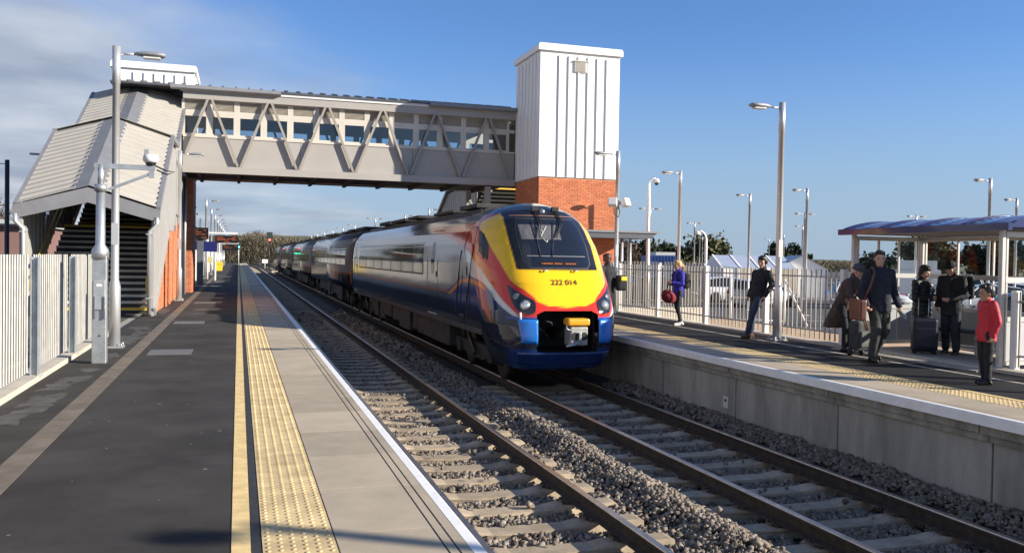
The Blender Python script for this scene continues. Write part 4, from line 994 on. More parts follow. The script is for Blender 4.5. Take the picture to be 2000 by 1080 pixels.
# --- the other four carriages
prz = [0.12] + list(np.arange(0.3, 2.3, 0.1)) + [0.80, 0.81, 0.84, 0.85, 2.33, 2.36, 2.38, 2.4, 2.48, 2.55, 2.62, 2.68, 2.73, 2.78, 2.82, 2.84, 2.86]
prz = sorted(set(round(z, 3) for z in prz))
ring = [(-np.interp(z, _zW, _W), z) for z in prz] + [(np.interp(z, _zW, _W), z) for z in prz[::-1]]
def car_mesh(L):
    V = []; C_ = []; n = len(ring)
    for y in (0, L):
        for (x, z) in ring: V.append((x, y, z)); C_.append(livery(9.0, z))
    Fs = [(i, (i+1) % n, n+(i+1) % n, n+i) for i in range(n)] + [tuple(range(n))[::-1], tuple(range(n, 2*n))]
    me = bpy.data.meshes.new('carriage'); me.from_pydata(V, [], Fs); me.polygons.foreach_set('use_smooth', [True]*n+[False, False]); me.materials.append(m_paint); set_livery(me, C_); me.update(); return me
car_me = car_mesh(CL-GAP)
wm = {}
def wmesh(s, L):
    if (s, L) in wm: return wm[(s, L)]
    m_ = MB().grid([[(s*(np.interp(z, _zW, _W)+0.005), dy*L, z) for dy in (0, 0.5, 1)] for z in (1.17, 1.45, 1.7, 1.95)]).mesh('window', m_glassdk); wm[(s, L)] = m_; return m_
y = CAR1_END+GAP
for ci in range(4):
    c = link('carriage', car_me, tr, (0, y, 0))
    MB().box((-0.75, y-GAP-0.02, 0.2), (0.75, y+0.02, 2.45)).build('gangway', m_black, tr)
    for s in (-1, 1):
        for k in range(8):
            yw_ = 2.5+k*2.15
            link('window', wmesh(s, 2.0), c, (0, yw_, 0))
        MB().grid([[(s*(np.interp(z, _zW, _W)+0.002), yy, z) for yy in (2.4, 19.8)] for z in (1.13, 1.5, 1.99)]).build('window_band', m_black, c)
        for (ya, yb) in ((0.7, 1.8), (20.4, 21.5)):
            MB().tube([(s*(np.interp(z, _zW, _W)+0.003), yy, z) for (yy, z) in ((ya, 0.22), (ya, 1.5), (ya, 2.28), (yb, 2.28), (yb, 1.5), (yb, 0.22))], 0.007, 5, smooth=False).build('passenger_door', m_black, c)
    roof_kit(c, 1.0, CL-GAP-0.6, 20+ci); underfloor(c, 4.6, 17.6, 40+ci)
    bogie(tr, y+2.9); bogie(tr, y+CL-GAP-2.9)
    y += CL
# ================================================================== STREET FURNITURE
m_lamp = mat('lamp_column_galvanised', (0.60, 0.60, 0.60), 0.38, 0.6, var=0.08, vscale=3, stretch=(1, 1, 0.3))
m_lamphead = mat('lamp_head_grey', (0.30, 0.31, 0.32), 0.45, 0.3)
m_lens3 = mat('lamp_lens', (0.62, 0.63, 0.62), 0.25)
m_fence = objrand(mat('fence_galvanised', (0.37, 0.36, 0.335), 0.55, 0.2, var=0.10, vscale=5), 0.08)
m_fpost = mat('fence_post_galvanised', (0.40, 0.43, 0.45), 0.45, 0.45, var=0.14, vscale=6)
m_white2 = mat('white_powder_coat', (0.76, 0.74, 0.70), 0.5, var=0.05)

def lamp_proto(h=5.02, sgn=1, double=False, detail=True):
    t = thing('lamp_post', 'x', 'lamp post')
    n = 14 if detail else 8
    MB().tube([(0, 0, 0.0), (0, 0, 1.02), (0, 0, 1.14), (0, 0, h-0.62), (0, 0, h-0.615), (0, 0, h)], [0.092, 0.092, 0.064, 0.058, 0.066, 0.066], n).build('column', m_lamp, t)
    MB().cbox((0, 0, 0.012), (0.30, 0.30, 0.024)).build('base_plate', m_lamp, t)
    if detail:
        for (a, b_) in ((-1, -1), (1, -1), (1, 1), (-1, 1)): MB().tube([(a*0.118, b_*0.118, 0.02), (a*0.118, b_*0.118, 0.075)], 0.013, 6).build('bolt', m_galv, t)
        MB().cbox((0, -0.062, 1.9), (0.10, 0.012, 0.36)).build('door', m_lamp, t)
    for s in ((sgn, -sgn) if double else (sgn,)):
        MB().tube([(s*0.06, 0, h-0.12), (s*0.30, 0, h-0.105)], 0.02, 8).build('arm', m_lamp, t)
        hd = MB(); sec = [(0.28, 0.03, 0.025), (0.34, 0.055, 0.04), (0.44, 0.105, 0.055), (0.62, 0.115, 0.055), (0.72, 0.105, 0.048), (0.765, 0.06, 0.03)]
        P = [[(s*x, w*math.cos(2*math.pi*k/12), h-0.10+hh*math.sin(2*math.pi*k/12)*(1.0 if math.sin(2*math.pi*k/12) > 0 else 0.8)) for k in range(13)] for (x, w, hh) in sec]
        hd.grid(P); hd.add(P[0][:-1], [tuple(range(12))]); hd.add(P[-1][:-1], [tuple(range(12))])
        ho = hd.build('lamp_head', m_lamphead, t)
        MB().cbox((s*0.55, 0, h-0.155), (0.27, 0.15, 0.03), bev=0.008).build('lens', m_lens3, ho)
    return t
LP_R = lamp_proto(5.02, 1); LP_L = lamp_proto(4.92, -1)
def place(proto, first, loc, label, group, rotz=0):
    if first:
        o = proto; o.location = loc; o['label'] = label; o.rotation_euler.z = rotz
    else: o = copy_tree(proto, None, label, loc, rotz)
    if group: o['group'] = group
    return o
G1 = 'lamp posts along the near platform'; G2 = 'lamp posts along the far platform'
place(LP_R, True, (-1.975, 15.91, 0), 'tall silver lamp post beside the left fence, nearest on the near platform', G1)
place(LP_R, False, (-1.90, 31.24, 0), 'lamp post against the brick wall under the covered stairs', G1)
for k, y in enumerate((58.5, 69.5, 80.2, 90.5, 100.4, 110.2, 120.5, 131)):
    place(LP_R, False, (-1.98, y, 0), ('first', 'second', 'third', 'fourth', 'fifth', 'sixth', 'seventh', 'eighth')[k]+' lamp post beyond the footbridge on the near platform', G1)
place(LP_L, True, (10.71, 15.60, 0), 'tall lamp post on far platform with a person leaning on it', G2)
place(LP_L, False, (10.97, 24.35, 0), 'lamp post with white floodlight boxes, in front of the brick tower', G2)
place(LP_L, False, (11.55, 8.86, 0), 'lamp post on far platform just outside the right edge', G2)
place(LP_L, False, (10.75, -1.2, 0), 'lamp post on far platform beyond the right edge, nearest', G2)
for k, (y, nm) in enumerate(((92.9, 'first'), (103.9, 'second'), (115.5, 'third'), (127, 'fourth'), (138.5, 'fifth'), (150, 'sixth'))):
    place(LP_L, False, (11.7, y, 0), nm+' left-facing lamp post showing above the train roof', G2)
fl = thing('floodlight', 'pair of white floodlight boxes clamped to lamp post by brick tower', 'floodlight', (10.97, 24.30, 3.35))
for s in (-1, 1):
    M = Matrix.Rotation(s*0.5, 3, 'Z') @ Matrix.Rotation(-0.35, 3, 'X')
    MB().cbox((s*0.21, -0.09, 0), (0.26, 0.2, 0.24), M, bev=0.02).build('lamp_box', m_white2, fl)
MB().cbox((0, -0.01, -0.02), (0.18, 0.16, 0.1)).build('clamp', m_lamphead, fl)
MB().tube([(-0.15, -0.05, -0.12), (-0.14, -0.08, -0.36), (-0.02, -0.1, -0.45), (0.03, -0.08, -0.3), (0.0, -0.05, -0.1)], 0.014, 6).build('cable', m_black, fl)
# car park lamps
CPG = 'car park lamp posts'; CP1 = lamp_proto(5.75, -1, detail=False); CP2 = lamp_proto(5.75, 1, True, detail=False)
for i, (x, y, l) in enumerate(((15.73, 29.25, 'car park lamp post behind the woman with a red bag'), (23.98, 37.44, 'car park lamp post between the white tent and the leaning person'), (24.51, 33.64, 'car park lamp post right of the leaning person, single head'), (27.52, 26.47, 'car park lamp post rising above the shelter roof, left of two'), (36.55, 33.54, 'car park lamp post at the right edge above the shelter roof'), (60.5, 87.2, 'distant single lamp post left of the big far platform lamp'), (70.6, 105.2, 'most distant single lamp post left of the leaning person'))):
    place(CP1, i == 0, (x, y, -0.75), l, CPG)
for i, (x, y, l) in enumerate(((24.89, 50.17, 'twin-head lamp post beside the tall camera pole'), (35.93, 49.52, 'upper of two twin-head lamp posts right of the leaning person'), (47.81, 66.16, 'lower of two twin-head lamp posts right of the leaning person'), (43.58, 47.91, 'twin-head lamp post whose heads peep over the shelter roof'), (37.44, 66.88, 'tallest twin-head lamp post left of the swan-neck pole'), (49.26, 86.79, 'second twin-head lamp post left of the swan-neck pole'), (60.7, 106.2, 'third and smallest twin-head lamp post left of the swan-neck pole'), (48.45, 103.9, 'twin-head lamp post just right of the brick tower'), (61.68, 127.2, 'second twin-head lamp post right of the brick tower'), (72.3, 141.1, 'third twin-head lamp post right of the brick tower'), (11.44, 76.7, 'twin-head lamp post above the train roof'))):
    place(CP2, i == 0, (x, y, -0.75), l, CPG)
for i, (x, y, l) in enumerate(((12.63, 59.7, 'right-facing lamp post above the train roof, nearest the footbridge'), (12.75, 69.5, 'second right-facing lamp post above the train roof'), (14.15, 82, 'third right-facing lamp post above the train roof'))):
    place(LP_R, False, (x, y, 0), l, G2)
# black lamp post on the left
bl = thing('black_lamp_post', 'black lamp post at the left edge behind the fence', 'lamp post', (-8.35, 37.08, -0.06))
m_blk2 = mat('black_paint_post', (0.018, 0.02, 0.025), 0.4)
MB().tube([(0, 0, 0), (0, 0, 1.2), (0, 0, 1.25), (0, 0, 5.05)], [0.10, 0.10, 0.085, 0.08], 10).build('column', m_blk2, bl)
MB().tube([(0, 0, 4.9), (-0.5, 0, 4.9)], 0.02, 6).build('arm', m_silver, bl); MB().cbox((-0.75, 0, 4.9), (0.5, 0.2, 0.08), bev=0.02).build('lamp_head', m_lamphead, bl)
b2 = thing('black_lamp_post', 'top of a black post showing beside the cream stair roof', 'lamp post', (-8.05, 42.0, -0.06))
MB().tube([(0, 0, 0), (0, 0, 5.9)], 0.09, 10).build('column', m_blk2, b2); MB().cbox((-0.3, 0, 5.8), (0.5, 0.2, 0.08), bev=0.02).build('lamp_head', m_lamphead, b2)

# camera poles in the car park
def cctv_pole(x, y, h, label, sg, rad):
    t = thing('camera_pole', label, 'camera pole', (x, y, -0.75))
    arc = [(sg*rad*(1-math.cos(a)), 0, h-rad+rad*math.sin(a)) for a in np.linspace(0, math.pi/2 if rad < 0.5 else math.pi*0.92, 9)]
    MB().tube([(0, 0, 0), (0, 0, 1.8), (0, 0, 1.9), (0, 0, h-rad)]+arc[1:], [0.11, 0.11, 0.075, 0.06]+[0.045]*8, 10).build('pole', m_lamp, t)
    e = arc[-1]; MB().lathe([(0.0, 0.12), (0.08, 0.10), (0.12, 0.0), (0.10, -0.06)], (e[0]+sg*(0.06 if rad < 0.5 else 0), 0, e[2]-0.12), 12).build('camera_housing', m_white2, t)
    MB().ellip((e[0]+sg*(0.06 if rad < 0.5 else 0), 0, e[2]-0.19), (0.09, 0.09, 0.10), 12, 8).build('camera_dome', mat('dome_dark', (0.05, 0.08, 0.05), 0.1), t)
cctv_pole(16.07, 32.53, 5.75, 'tall camera pole with short hooked top right of brick tower', 1, 0.28)
p_ = (21.0, 34.3); cctv_pole(20.3, 35.2, 3.75, 'short swan-neck camera pole behind the fence', -1, 0.24*1.6)

# ------------------------------------------------------------------ camera post on the near platform
cpst = thing('camera_post', 'galvanised square-based post with a dome camera arm beside left fence', 'camera post', (-1.89, 13.67, 0))
MB().cbox((0, 0, 0.77), (0.19, 0.16, 1.54), bev=0.01).build('cabinet', m_galv, cpst)
MB().tube([(0, 0, 1.5), (0, 0, 1.62), (0, 0, 1.70), (0, 0, 2.50)], [0.12, 0.115, 0.065, 0.06], 14).build('shaft', m_galv, cpst)
MB().tube([(0, 0, 2.5), (0, 0, 2.84)], 0.042, 12).build('mast', m_galv, cpst)
MB().tube([(0, 0, 2.46), (0, 0, 2.56)], 0.085, 12).build('collar', m_galv, cpst)
MB().box((-0.085, -0.03, 2.79), (0.72, 0.03, 2.86)).build('arm', m_galv, cpst)
MB().bar((0.10, 0, 2.49), (0.66, 0, 2.74), 0.03, 0.04).build('brace', m_galv, cpst); MB().cbox((0.67, 0, 2.74), (0.07, 0.05, 0.12)).build('bracket', m_galv, cpst)
MB().cbox((0.0, -0.09, 0.98), (0.155, 0.02, 0.42), bev=0.006).build('door_panel', m_fpost, cpst)
for s in (-1, 1): MB().cbox((s*0.065, -0.105, 0.80), (0.02, 0.02, 0.32)).build('hinge_bar', mat('hinge_dark', (0.10, 0.11, 0.12), 0.5, 0.3), cpst)
MB().cbox((0.0, -0.103, 1.12), (0.07, 0.006, 0.035), bev=0.002).build('label_plate', m_white2, cpst)
MB().box((-0.096, -0.085, 0.50), (0.096, -0.0805, 0.512)).build('seam', m_fpost, cpst)
MB().ellip((0.005, -0.082, 0.40), (0.014, 0.008, 0.014), 8, 6).build('lock', m_blk2, cpst)
dm = MB(); dm.lathe([(0.0, 0.10), (0.05, 0.10), (0.10, 0.085), (0.11, 0.03), (0.10, -0.005), (0.08, -0.02)], (0.66, 0, 2.92), 16); dmo = dm.build('camera_housing', m_white2, cpst)
MB().ellip((0.66, 0, 2.90), (0.075, 0.075, 0.06), 12, 8).build('camera_dome', m_blk2, dmo)
MB().cbox((0.60, 0, 3.05), (0.06, 0.04, 0.08)).build('camera_mount', m_lamphead, dmo)
MB().tube([(0.72, 0, 2.86), (0.85, 0.02, 2.80), (0.98, 0.05, 2.78), (0.88, 0.03, 2.74), (0.74, 0, 2.80)], 0.012, 6).build('cable', m_blk2, cpst)

# ------------------------------------------------------------------ fences
def palisade(label, p0, p1, h, z0, bay, gap, w, group=None, post_w=0.10, detail=True, post_mat=None, ps_=1):
    p0, p1 = Vector((*p0, z0)), Vector((*p1, z0)); d = p1-p0; L = d.length; d.normalize(); ang = math.atan2(d.y, d.x)
    t = thing('fence', label, 'fence', p0, ang, group)
    pk = MB()
    if detail:
        pk.prism([(-w/2, -0.012), (-w/4, 0.012), (0, -0.004), (w/4, 0.012), (w/2, -0.012), (w/2, -0.016), (w/4, 0.008), (0, -0.008), (-w/4, 0.008), (-w/2, -0.016)], 'z', 0.06, h)
    else: pk.box((-w/2, -0.008, 0.05), (w/2, 0.008, h))
    pme = pk.mesh('picket', m_fence)
    k = 0; x = gap/2
    while x < L:
        if abs((x/bay)-round(x/bay))*bay > post_w*0.6: link('picket', pme, t, (x, 0, 0))
        x += gap
    ps = MB(); ps.box((-post_w/2, 0.02, 0), (post_w/2, 0.032, h-0.03)); ps.box((-post_w/2, 0.10, 0), (post_w/2, 0.112, h-0.03)); ps.box((-0.006, 0.032, 0), (0.006, 0.10, h-0.03))
    ps.box((-post_w/2-0.03, -0.02, 0.0), (post_w/2+0.03, 0.14, 0.012))
    if not detail: ps = MB(); ps.cbox((0, 0.0, (h+0.01)/2), (post_w, post_w, h+0.01), bev=0.006); ps.box((-0.09, -0.09, 0), (0.09, 0.09, 0.014))
    if ps_ < 0: ps.v = [(x_, -y_, z_) for (x_, y_, z_) in ps.v]
    pom = ps.mesh('post', post_mat or m_fpost)
    for i in range(int(L/bay+0.01)+1): link('post', pom, t, (i*bay, 0, 0))
    for zz in (0.22, h-0.15):
        MB().bar((0, 0.018, zz), (L, 0.018, zz), 0.012 if detail else 0.02, 0.045 if detail else 0.03).build('rail', m_fence, t)
    return t
palisade('long pale palisade fence along the left side of near platform', (-2.45, 6.86), (-2.45, 17.8), 1.50, 0.05, 2.56, 0.122, 0.068, ps_=-1, post_w=0.12)
palisade('pale vertical bar fence behind the far platform, brick tower to shelter', (11.2, 14.16), (11.2, 30.5), 1.46, 0.03, 2.60, 0.155, 0.032, detail=False, post_mat=m_white2, post_w=0.11)
palisade('short bar fence beyond the right end of the shelter', (11.3, 10.33), (11.3, 7.5), 1.2, 0.03, 2.75, 0.155, 0.026, detail=False, post_mat=m_white2)
rw = thing('ramp_wall', 'low cream wall behind the bar fence near brick tower', 'wall', (13.0, 25.55, 0))
MB().box((-1.75, -0.12, -0.8), (1.80, 0.12, 0.10)).build('wall_face', m_kerb, rw)
palisade('dense pale fence on the low cream wall', (11.45, 25.55), (14.75, 25.55), 1.48, 0.10, 1.65, 0.11, 0.06)
# fence strip running on behind the near platform beyond the bridge (pickets far too small to tell apart)
ff = thing('fence', 'white fence receding along near platform beyond the footbridge', 'fence', (-2.45, 44, 0))
b = MB()
for k in range(300): b.box((-0.02, k*0.3-0.05, 0.05), (0.02, k*0.3+0.05, 1.7))
b.box((0.02, 0, 1.4), (0.05, 90, 1.45)); b.build('picket_row', m_fence, ff, kind='stuff')
for k in range(19): MB().cbox((0.05, k*5, 0.9), (0.12, 0.12, 1.8)).build('post', m_white2, ff)

# ------------------------------------------------------------------ signs, screens and signals up the near platform
m_disp = mat('display_dark', (0.012, 0.011, 0.012), 0.35)
m_ledr = mat('led_amber', (0.25, 0.05, 0.012), 0.5, emit=((1.0, 0.20, 0.06), 0.16))
def screen(parent, x0, x1, z0, z1, y, rows, M=None):
    sc = MB().box((x0, y, z0), (x1, y+0.12, z1)).build('display', m_disp, parent)
    fr = MB(); e = 0.03
    fr.box((x0-e, y-0.02, z0-e), (x0, y+0.13, z1+e)); fr.box((x1, y-0.02, z0-e), (x1+e, y+0.13, z1+e)); fr.box((x0, y-0.02, z0-e), (x1, y+0.13, z0)); fr.box((x0, y-0.02, z1), (x1, y+0.13, z1+e)); fr.build('display_frame', m_blk2, sc)
    for (zz, segs) in rows:
        for (a, b_) in segs: MB().box((x0+(x1-x0)*a, y-0.006, z0+(z1-z0)*zz-0.014), (x0+(x1-x0)*b_, y-0.001, z0+(z1-z0)*zz+0.014)).build('lit_text', m_ledr, sc)
    return sc
tt = thing('information_totem', 'dark grey totem post with a square departure screen beyond stairs', 'totem', (-1.85, 46.5, 0))
m_totem = mat('totem_grey', (0.10, 0.115, 0.135), 0.5, var=0.1)
MB().cbox((0, 0.15, 1.25), (0.30, 0.2, 2.5), bev=0.01).build('post', m_totem, tt); MB().tube([(0, 0.15, 2.5), (0, 0.15, 3.35)], 0.04, 8).build('mast', m_totem, tt)
screen(tt, -0.30, 0.36, 2.33, 2.86, -0.02, [(0.82, [(0.1, 0.3), (0.7, 0.9)]), (0.62, [(0.1, 0.55)]), (0.42, [(0.12, 0.4), (0.5, 0.85)]), (0.12, [(0.55, 0.95)])])
h1 = thing('hanging_departure_board', 'wide departure board hanging from a white bracket over near platform', 'departure board', (-1.5, 57, 0))
MB().tube([(-0.35, 0, 0), (-0.35, 0, 3.05)], 0.07, 10).build('post', m_white2, h1); MB().box((-0.42, -0.05, 2.83), (1.45, 0.05, 2.92)).build('bracket', m_white2, h1)
screen(h1, 0.12, 1.42, 2.28, 2.70, -0.06, [(0.8, [(0.06, 0.35), (0.75, 0.95)]), (0.6, [(0.06, 0.45), (0.55, 0.9)]), (0.4, [(0.06, 0.6), (0.75, 0.95)]), (0.15, [(0.4, 0.65)])])
h2 = thing('hanging_departure_board', 'smaller far departure board seen below the nearer hanging one', 'departure board', (-1.5, 92, 0))
MB().tube([(-0.35, 0, 0), (-0.35, 0, 3.05)], 0.07, 10).build('post', m_white2, h2); MB().box((-0.42, -0.05, 2.6), (1.5, 0.05, 2.7)).build('bracket', m_white2, h2)
screen(h2, 0.0, 1.45, 1.95, 2.45, -0.06, [(0.8, [(0.06, 0.35), (0.75, 0.95)]), (0.5, [(0.06, 0.6)])])
for (x, y, h, col, label) in ((0.0, 155, 2.9, (0.05, 0.9, 0.55), 'green light signal at the end of near platform'), (4.62, 142, 4.0, (1.0, 0.05, 0.03), 'red light signal beyond the train on a dark post')):
    sg = thing('railway_signal', label, 'signal', (x, y, 0 if x < 1 else -1.1)); hh = h if x < 1 else h+1.1
    MB().tube([(0, 0, 0), (0, 0, hh-0.4)], 0.07, 8).build('post', m_white2 if x < 1 else m_blk2, sg)
    MB().cbox((0, 0, hh), (0.45, 0.25, 1.0), bev=0.03).build('signal_head', m_blk2, sg)
    MB().cbox((0, -0.12, hh+0.55), (0.9, 0.04, 1.1 if x > 1 else 0.3)).build('backboard', mat('signal_dark', (0.02, 0.035, 0.03), 0.6), sg)
    MB().lathe([(0.17, -0.16), (0.17, -0.14), (0.0, -0.13)], (0, 0, hh-0.12), 14, axis='y').build('lit_lens', mat('signal_'+('g' if x < 1 else 'r'), col, 0.4, emit=(col, 6.0)), sg)
gb = thing('grit_bin', 'small yellow grit bin by the fence far up near platform', 'bin', (-1.75, 86, 0))
MB().prism([(-0.3, 0), (0.3, 0), (0.36, 0.6), (-0.36, 0.6)], 'y', -0.3, 0.3).build('bin_body', mat('bin_yellow', (0.75, 0.55, 0.03), 0.5), gb); MB().prism([(-0.4, 0.605), (0.4, 0.605), (0.25, 0.85), (-0.25, 0.85)], 'y', -0.34, 0.34).build('lid', MATS['bin_yellow'], gb)
sb = thing('station_sign', 'dark blue panel sign standing by the fence beyond the totem', 'sign', (-2.1, 54.5, 0))
for s in (-1, 1): MB().cbox((0.8*s-0.0, 0, 1.1), (0.08, 0.08, 2.2)).build('post', m_white2, sb)
MB().box((-0.85, -0.06, 1.7), (0.85, -0.02, 2.3)).build('panel', mat('sign_blue', (0.012, 0.016, 0.11), 0.4), sb); MB().box((-0.5, -0.07, 1.05), (-0.25, -0.045, 1.4)).build('notice', mat('notice_yellow', (0.5, 0.45, 0.2), 0.6), sb); MB().box((0.35, -0.07, 1.05), (0.62, -0.045, 1.4)).build('notice', MATS['notice_yellow'], sb)
for (x, y, l) in ((3.4, 165, 'small white trackside sign, left of two'), (5.0, 150, 'small white trackside sign, right of two')):
    sg = thing('trackside_sign', l, 'sign', (x+1.2, y, -1.1)); MB().tube([(0, 0, 0), (0, 0, 1.2)], 0.05, 6).build('post', m_white2, sg); MB().cbox((0, -0.05, 1.45), (1.0, 0.05, 0.7)).build('plate', m_white2, sg)
ob = thing('orange_barrier', 'orange and white works barrier beside the far tracks', 'barrier', (6.2, 134, -1.1))
m_or = mat('barrier_orange', (0.75, 0.16, 0.04), 0.5)
MB().cbox((0, 0, 0.5), (1.8, 0.5, 0.45), bev=0.1).build('barrier_base', m_or, ob); MB().cbox((-0.2, 0, 0.95), (1.2, 0.4, 0.4), bev=0.1).build('barrier_top', m_white2, ob)
MB().box((-1.5, -0.4, -0.02), (1.5, 0.4, 0.28)).build('plinth', m_kerb, ob)

# ------------------------------------------------------------------ waiting shelter
SX0, SX1, SY0, SY1 = 11.14, 12.74, 10.46, 13.82
sh = thing('waiting_shelter', 'glazed waiting shelter with curved dark blue roof on far platform', 'shelter', (SX0, SY0, 0))
W_, L_s = SX1-SX0, SY1-SY0
m_alu = mat('shelter_aluminium', (0.50, 0.49, 0.47), 0.4, 0.3, var=0.06, vscale=4)
m_bluer = mat('shelter_roof_blue', (0.022, 0.028, 0.12), 0.22, coat=0.5, var=0.1, vscale=3)
m_poly = mat('shelter_roof_panel', (0.10, 0.13, 0.26), 0.16, coat=0.6, var=0.1, vscale=4)
g_sh = glass('shelter_glass', (0.92, 0.95, 0.95), 0.0)
m_panel = mat('shelter_panel_grey', (0.40, 0.41, 0.43), 0.5, var=0.05)
m_floor = mat('shelter_floor', (0.36, 0.33, 0.28), 0.8, var=0.12, vscale=3, fine=0.1)
MB().box((-0.45, -0.02, 0.0), (W_+0.1, L_s+0.02, 0.022)).build('floor_slab', m_floor, sh)
for (x, y) in ((0, 0), (0, L_s), (W_, 0), (W_, L_s)):
    MB().cbox((x, y, 1.11), (0.075, 0.075, 2.2), bev=0.012).build('post', m_alu, sh); MB().cbox((x, y, 0.03), (0.16, 0.16, 0.02)).build('foot_plate', m_galv, sh)
def glazed(parent, a, b_, n, lower=True, panel=True, mm=m_alu):
    """a,b end points in plan of a glazed wall"""
    a, b_ = Vector((*a, 0)), Vector((*b_, 0)); d = (b_-a); L = d.length; d.normalize()
    def P(t, z): p = a+d*t; return (p.x, p.y, z)
    nrm = Vector((-d.y, d.x, 0))
    for zz, hh in ((2.10, 0.08), (1.40, 0.085), (0.80, 0.07), (0.12, 0.06)): MB().bar(P(0.06, zz), P(L-0.06, zz), 0.05, hh).build('rail', mm, parent)
    for k in range(n+1):
        t = 0.09+(L-0.18)*k/n
        MB().bar(P(t, 0.12), P(t, 2.10), 0.036, 0.034, up=(d.x, d.y, 0)).build('mullion', mm, parent)
    for k in range(n):
        t0 = 0.09+(L-0.18)*k/n+0.028; t1 = 0.09+(L-0.18)*(k+1)/n-0.028
        for (z0, z1) in ((1.44, 2.06), (0.835, 1.355)):
            MB().add([P(t0, z0), P(t1, z0), P(t1, z1), P(t0, z1)], [(0,1,2,3)]).build('pane', g_sh, parent)
        q = MB(); c = a+d*((t0+t1)/2); q.bar(P(t0, 0.46), P(t1, 0.46), 0.02, 0.61); q.build('panel', m_panel, parent)
glazed(sh, (0, L_s), (W_, L_s), 3); glazed(sh, (W_, L_s), (W_, 0), 4); glazed(sh, (0, 0), (W_, 0), 2)
# barrel roof with ribs
ny = 4
def arch(x): t = (x+0.12)/(W_+0.36); return 2.235+0.19*math.sin(math.pi*min(1, max(0, t)))**0.8
xsn = np.linspace(-0.12, W_+0.24, 15)
for k in range(ny):
    y0 = -0.22+(L_s+0.44)*k/ny; y1 = -0.22+(L_s+0.44)*(k+1)/ny
    o = MB().grid([[(x, y, arch(x)) for x in xsn] for y in (y0+0.02, y1-0.02)]).build('roof_panel', m_poly, sh); q = o.modifiers.new('t', 'SOLIDIFY'); q.thickness = 0.012
for k in range(ny+1):
    y0 = -0.22+(L_s+0.44)*k/ny
    MB().tube([(x, y0, arch(x)+0.006) for x in xsn], 0.018, 6).build('roof_rib', m_bluer, sh)
for ye in (-0.24, L_s+0.24):
    MB().add([(x, ye, arch(x)) for x in xsn]+[(x, ye, 2.20) for x in xsn[::-1]], [tuple(range(30))]).build('roof_end', m_bluer, sh)
MB().box((-0.17, -0.26, 2.155), (-0.09, L_s+0.26, 2.262)).build('front_fascia', m_bluer, sh); MB().box((W_+0.20, -0.26, 2.155), (W_+0.28, L_s+0.26, 2.262)).build('back_fascia', m_bluer, sh)
MB().box((-0.09, -0.2, 2.17), (W_+0.2, L_s+0.2, 2.20)).build('ceiling', mat('shelter_ceiling', (0.06, 0.065, 0.09), 0.6), sh)
MB().box((W_-0.50, 0.2, 0.42), (W_-0.12, L_s-0.3, 0.46)).build('bench_seat', mat('bench_dark', (0.02, 0.022, 0.03), 0.5), sh)
for y in (0.5, 1.7, 2.8): MB().cbox((W_-0.3, y, 0.21), (0.05, 0.05, 0.42)).build('bench_leg', m_alu, sh)
# ================================================================== PEOPLE
def cap_(mb, p0, r0, p1, r1, n=12, m=5):
    """tapered capsule; r may be (rx, ry) -> flattened in the local frame"""
    p0, p1 = Vector(p0), Vector(p1); d = p1-p0; L = d.length
    if L < 1e-6: d = Vector((0, 0, 1)); L = 1e-6
    d = d/L; a = d.cross(Vector((0, 1, 0)))
    if a.length < 0.05: a = d.cross(Vector((1, 0, 0)))
    a.normalize(); b_ = d.cross(a)
    R0 = r0 if isinstance(r0, tuple) else (r0, r0); R1 = r1 if isinstance(r1, tuple) else (r1, r1)
    rings = []
    for k in range(m, 0, -1):
        t = math.pi/2*k/m; rings.append((p0-d*(min(R0)*math.sin(t)), R0[0]*math.cos(t)+1e-4, R0[1]*math.cos(t)+1e-4))
    for t in (0, 0.25, 0.5, 0.75, 1): rings.append((p0.lerp(p1, t), R0[0]+(R1[0]-R0[0])*t, R0[1]+(R1[1]-R0[1])*t))
    for k in range(1, m+1):
        t = math.pi/2*k/m; rings.append((p1+d*(min(R1)*math.sin(t)), R1[0]*math.cos(t)+1e-4, R1[1]*math.cos(t)+1e-4))
    P = [[c+a*(rx*math.cos(2*math.pi*k/n))+b_*(ry*math.sin(2*math.pi*k/n)) for k in range(n)] for (c, rx, ry) in rings]
    vs = [v for r in P for v in r]; fs = []
    for i in range(len(P)-1):
        for k in range(n): fs.append((i*n+k, i*n+(k+1) % n, (i+1)*n+(k+1) % n, (i+1)*n+k))
    fs += [tuple(range(n))[::-1], tuple(range((len(P)-1)*n, len(P)*n))]
    mb.add(vs, fs, True)
def fold(me, amp, sc, seed, zstretch=0.5):
    """cloth folds: displace along normals with stretched noise"""
    n = len(me.vertices); co = np.empty(n*3); no = np.empty(n*3)
    me.vertices.foreach_get('co', co); me.vertices.foreach_get('normal', no); co = co.reshape(-1, 3); no = no.reshape(-1, 3)
    h = np.array([mnoise.noise((x*sc+seed, y*sc, z*sc*zstretch))+0.5*mnoise.noise((x*sc*2.3, y*sc*2.3+seed, z*sc*1.4)) for x, y, z in co.tolist()])
    me.vertices.foreach_set('co', (co+no*(amp*h)[:, None]).ravel()); me.update()
m_skin = mat('skin', (0.52, 0.30, 0.21), 0.5, var=0.1, vscale=20)
m_skin2 = mat('skin_tan', (0.40, 0.22, 0.14), 0.5, var=0.1, vscale=20)
m_eye = mat('eye_dark', (0.03, 0.025, 0.02), 0.2)
def cloth(name, c, rough=0.85, **k): return mat(name, c, rough, var=0.18, vscale=9, bump=0.25, bscale=90, **k)
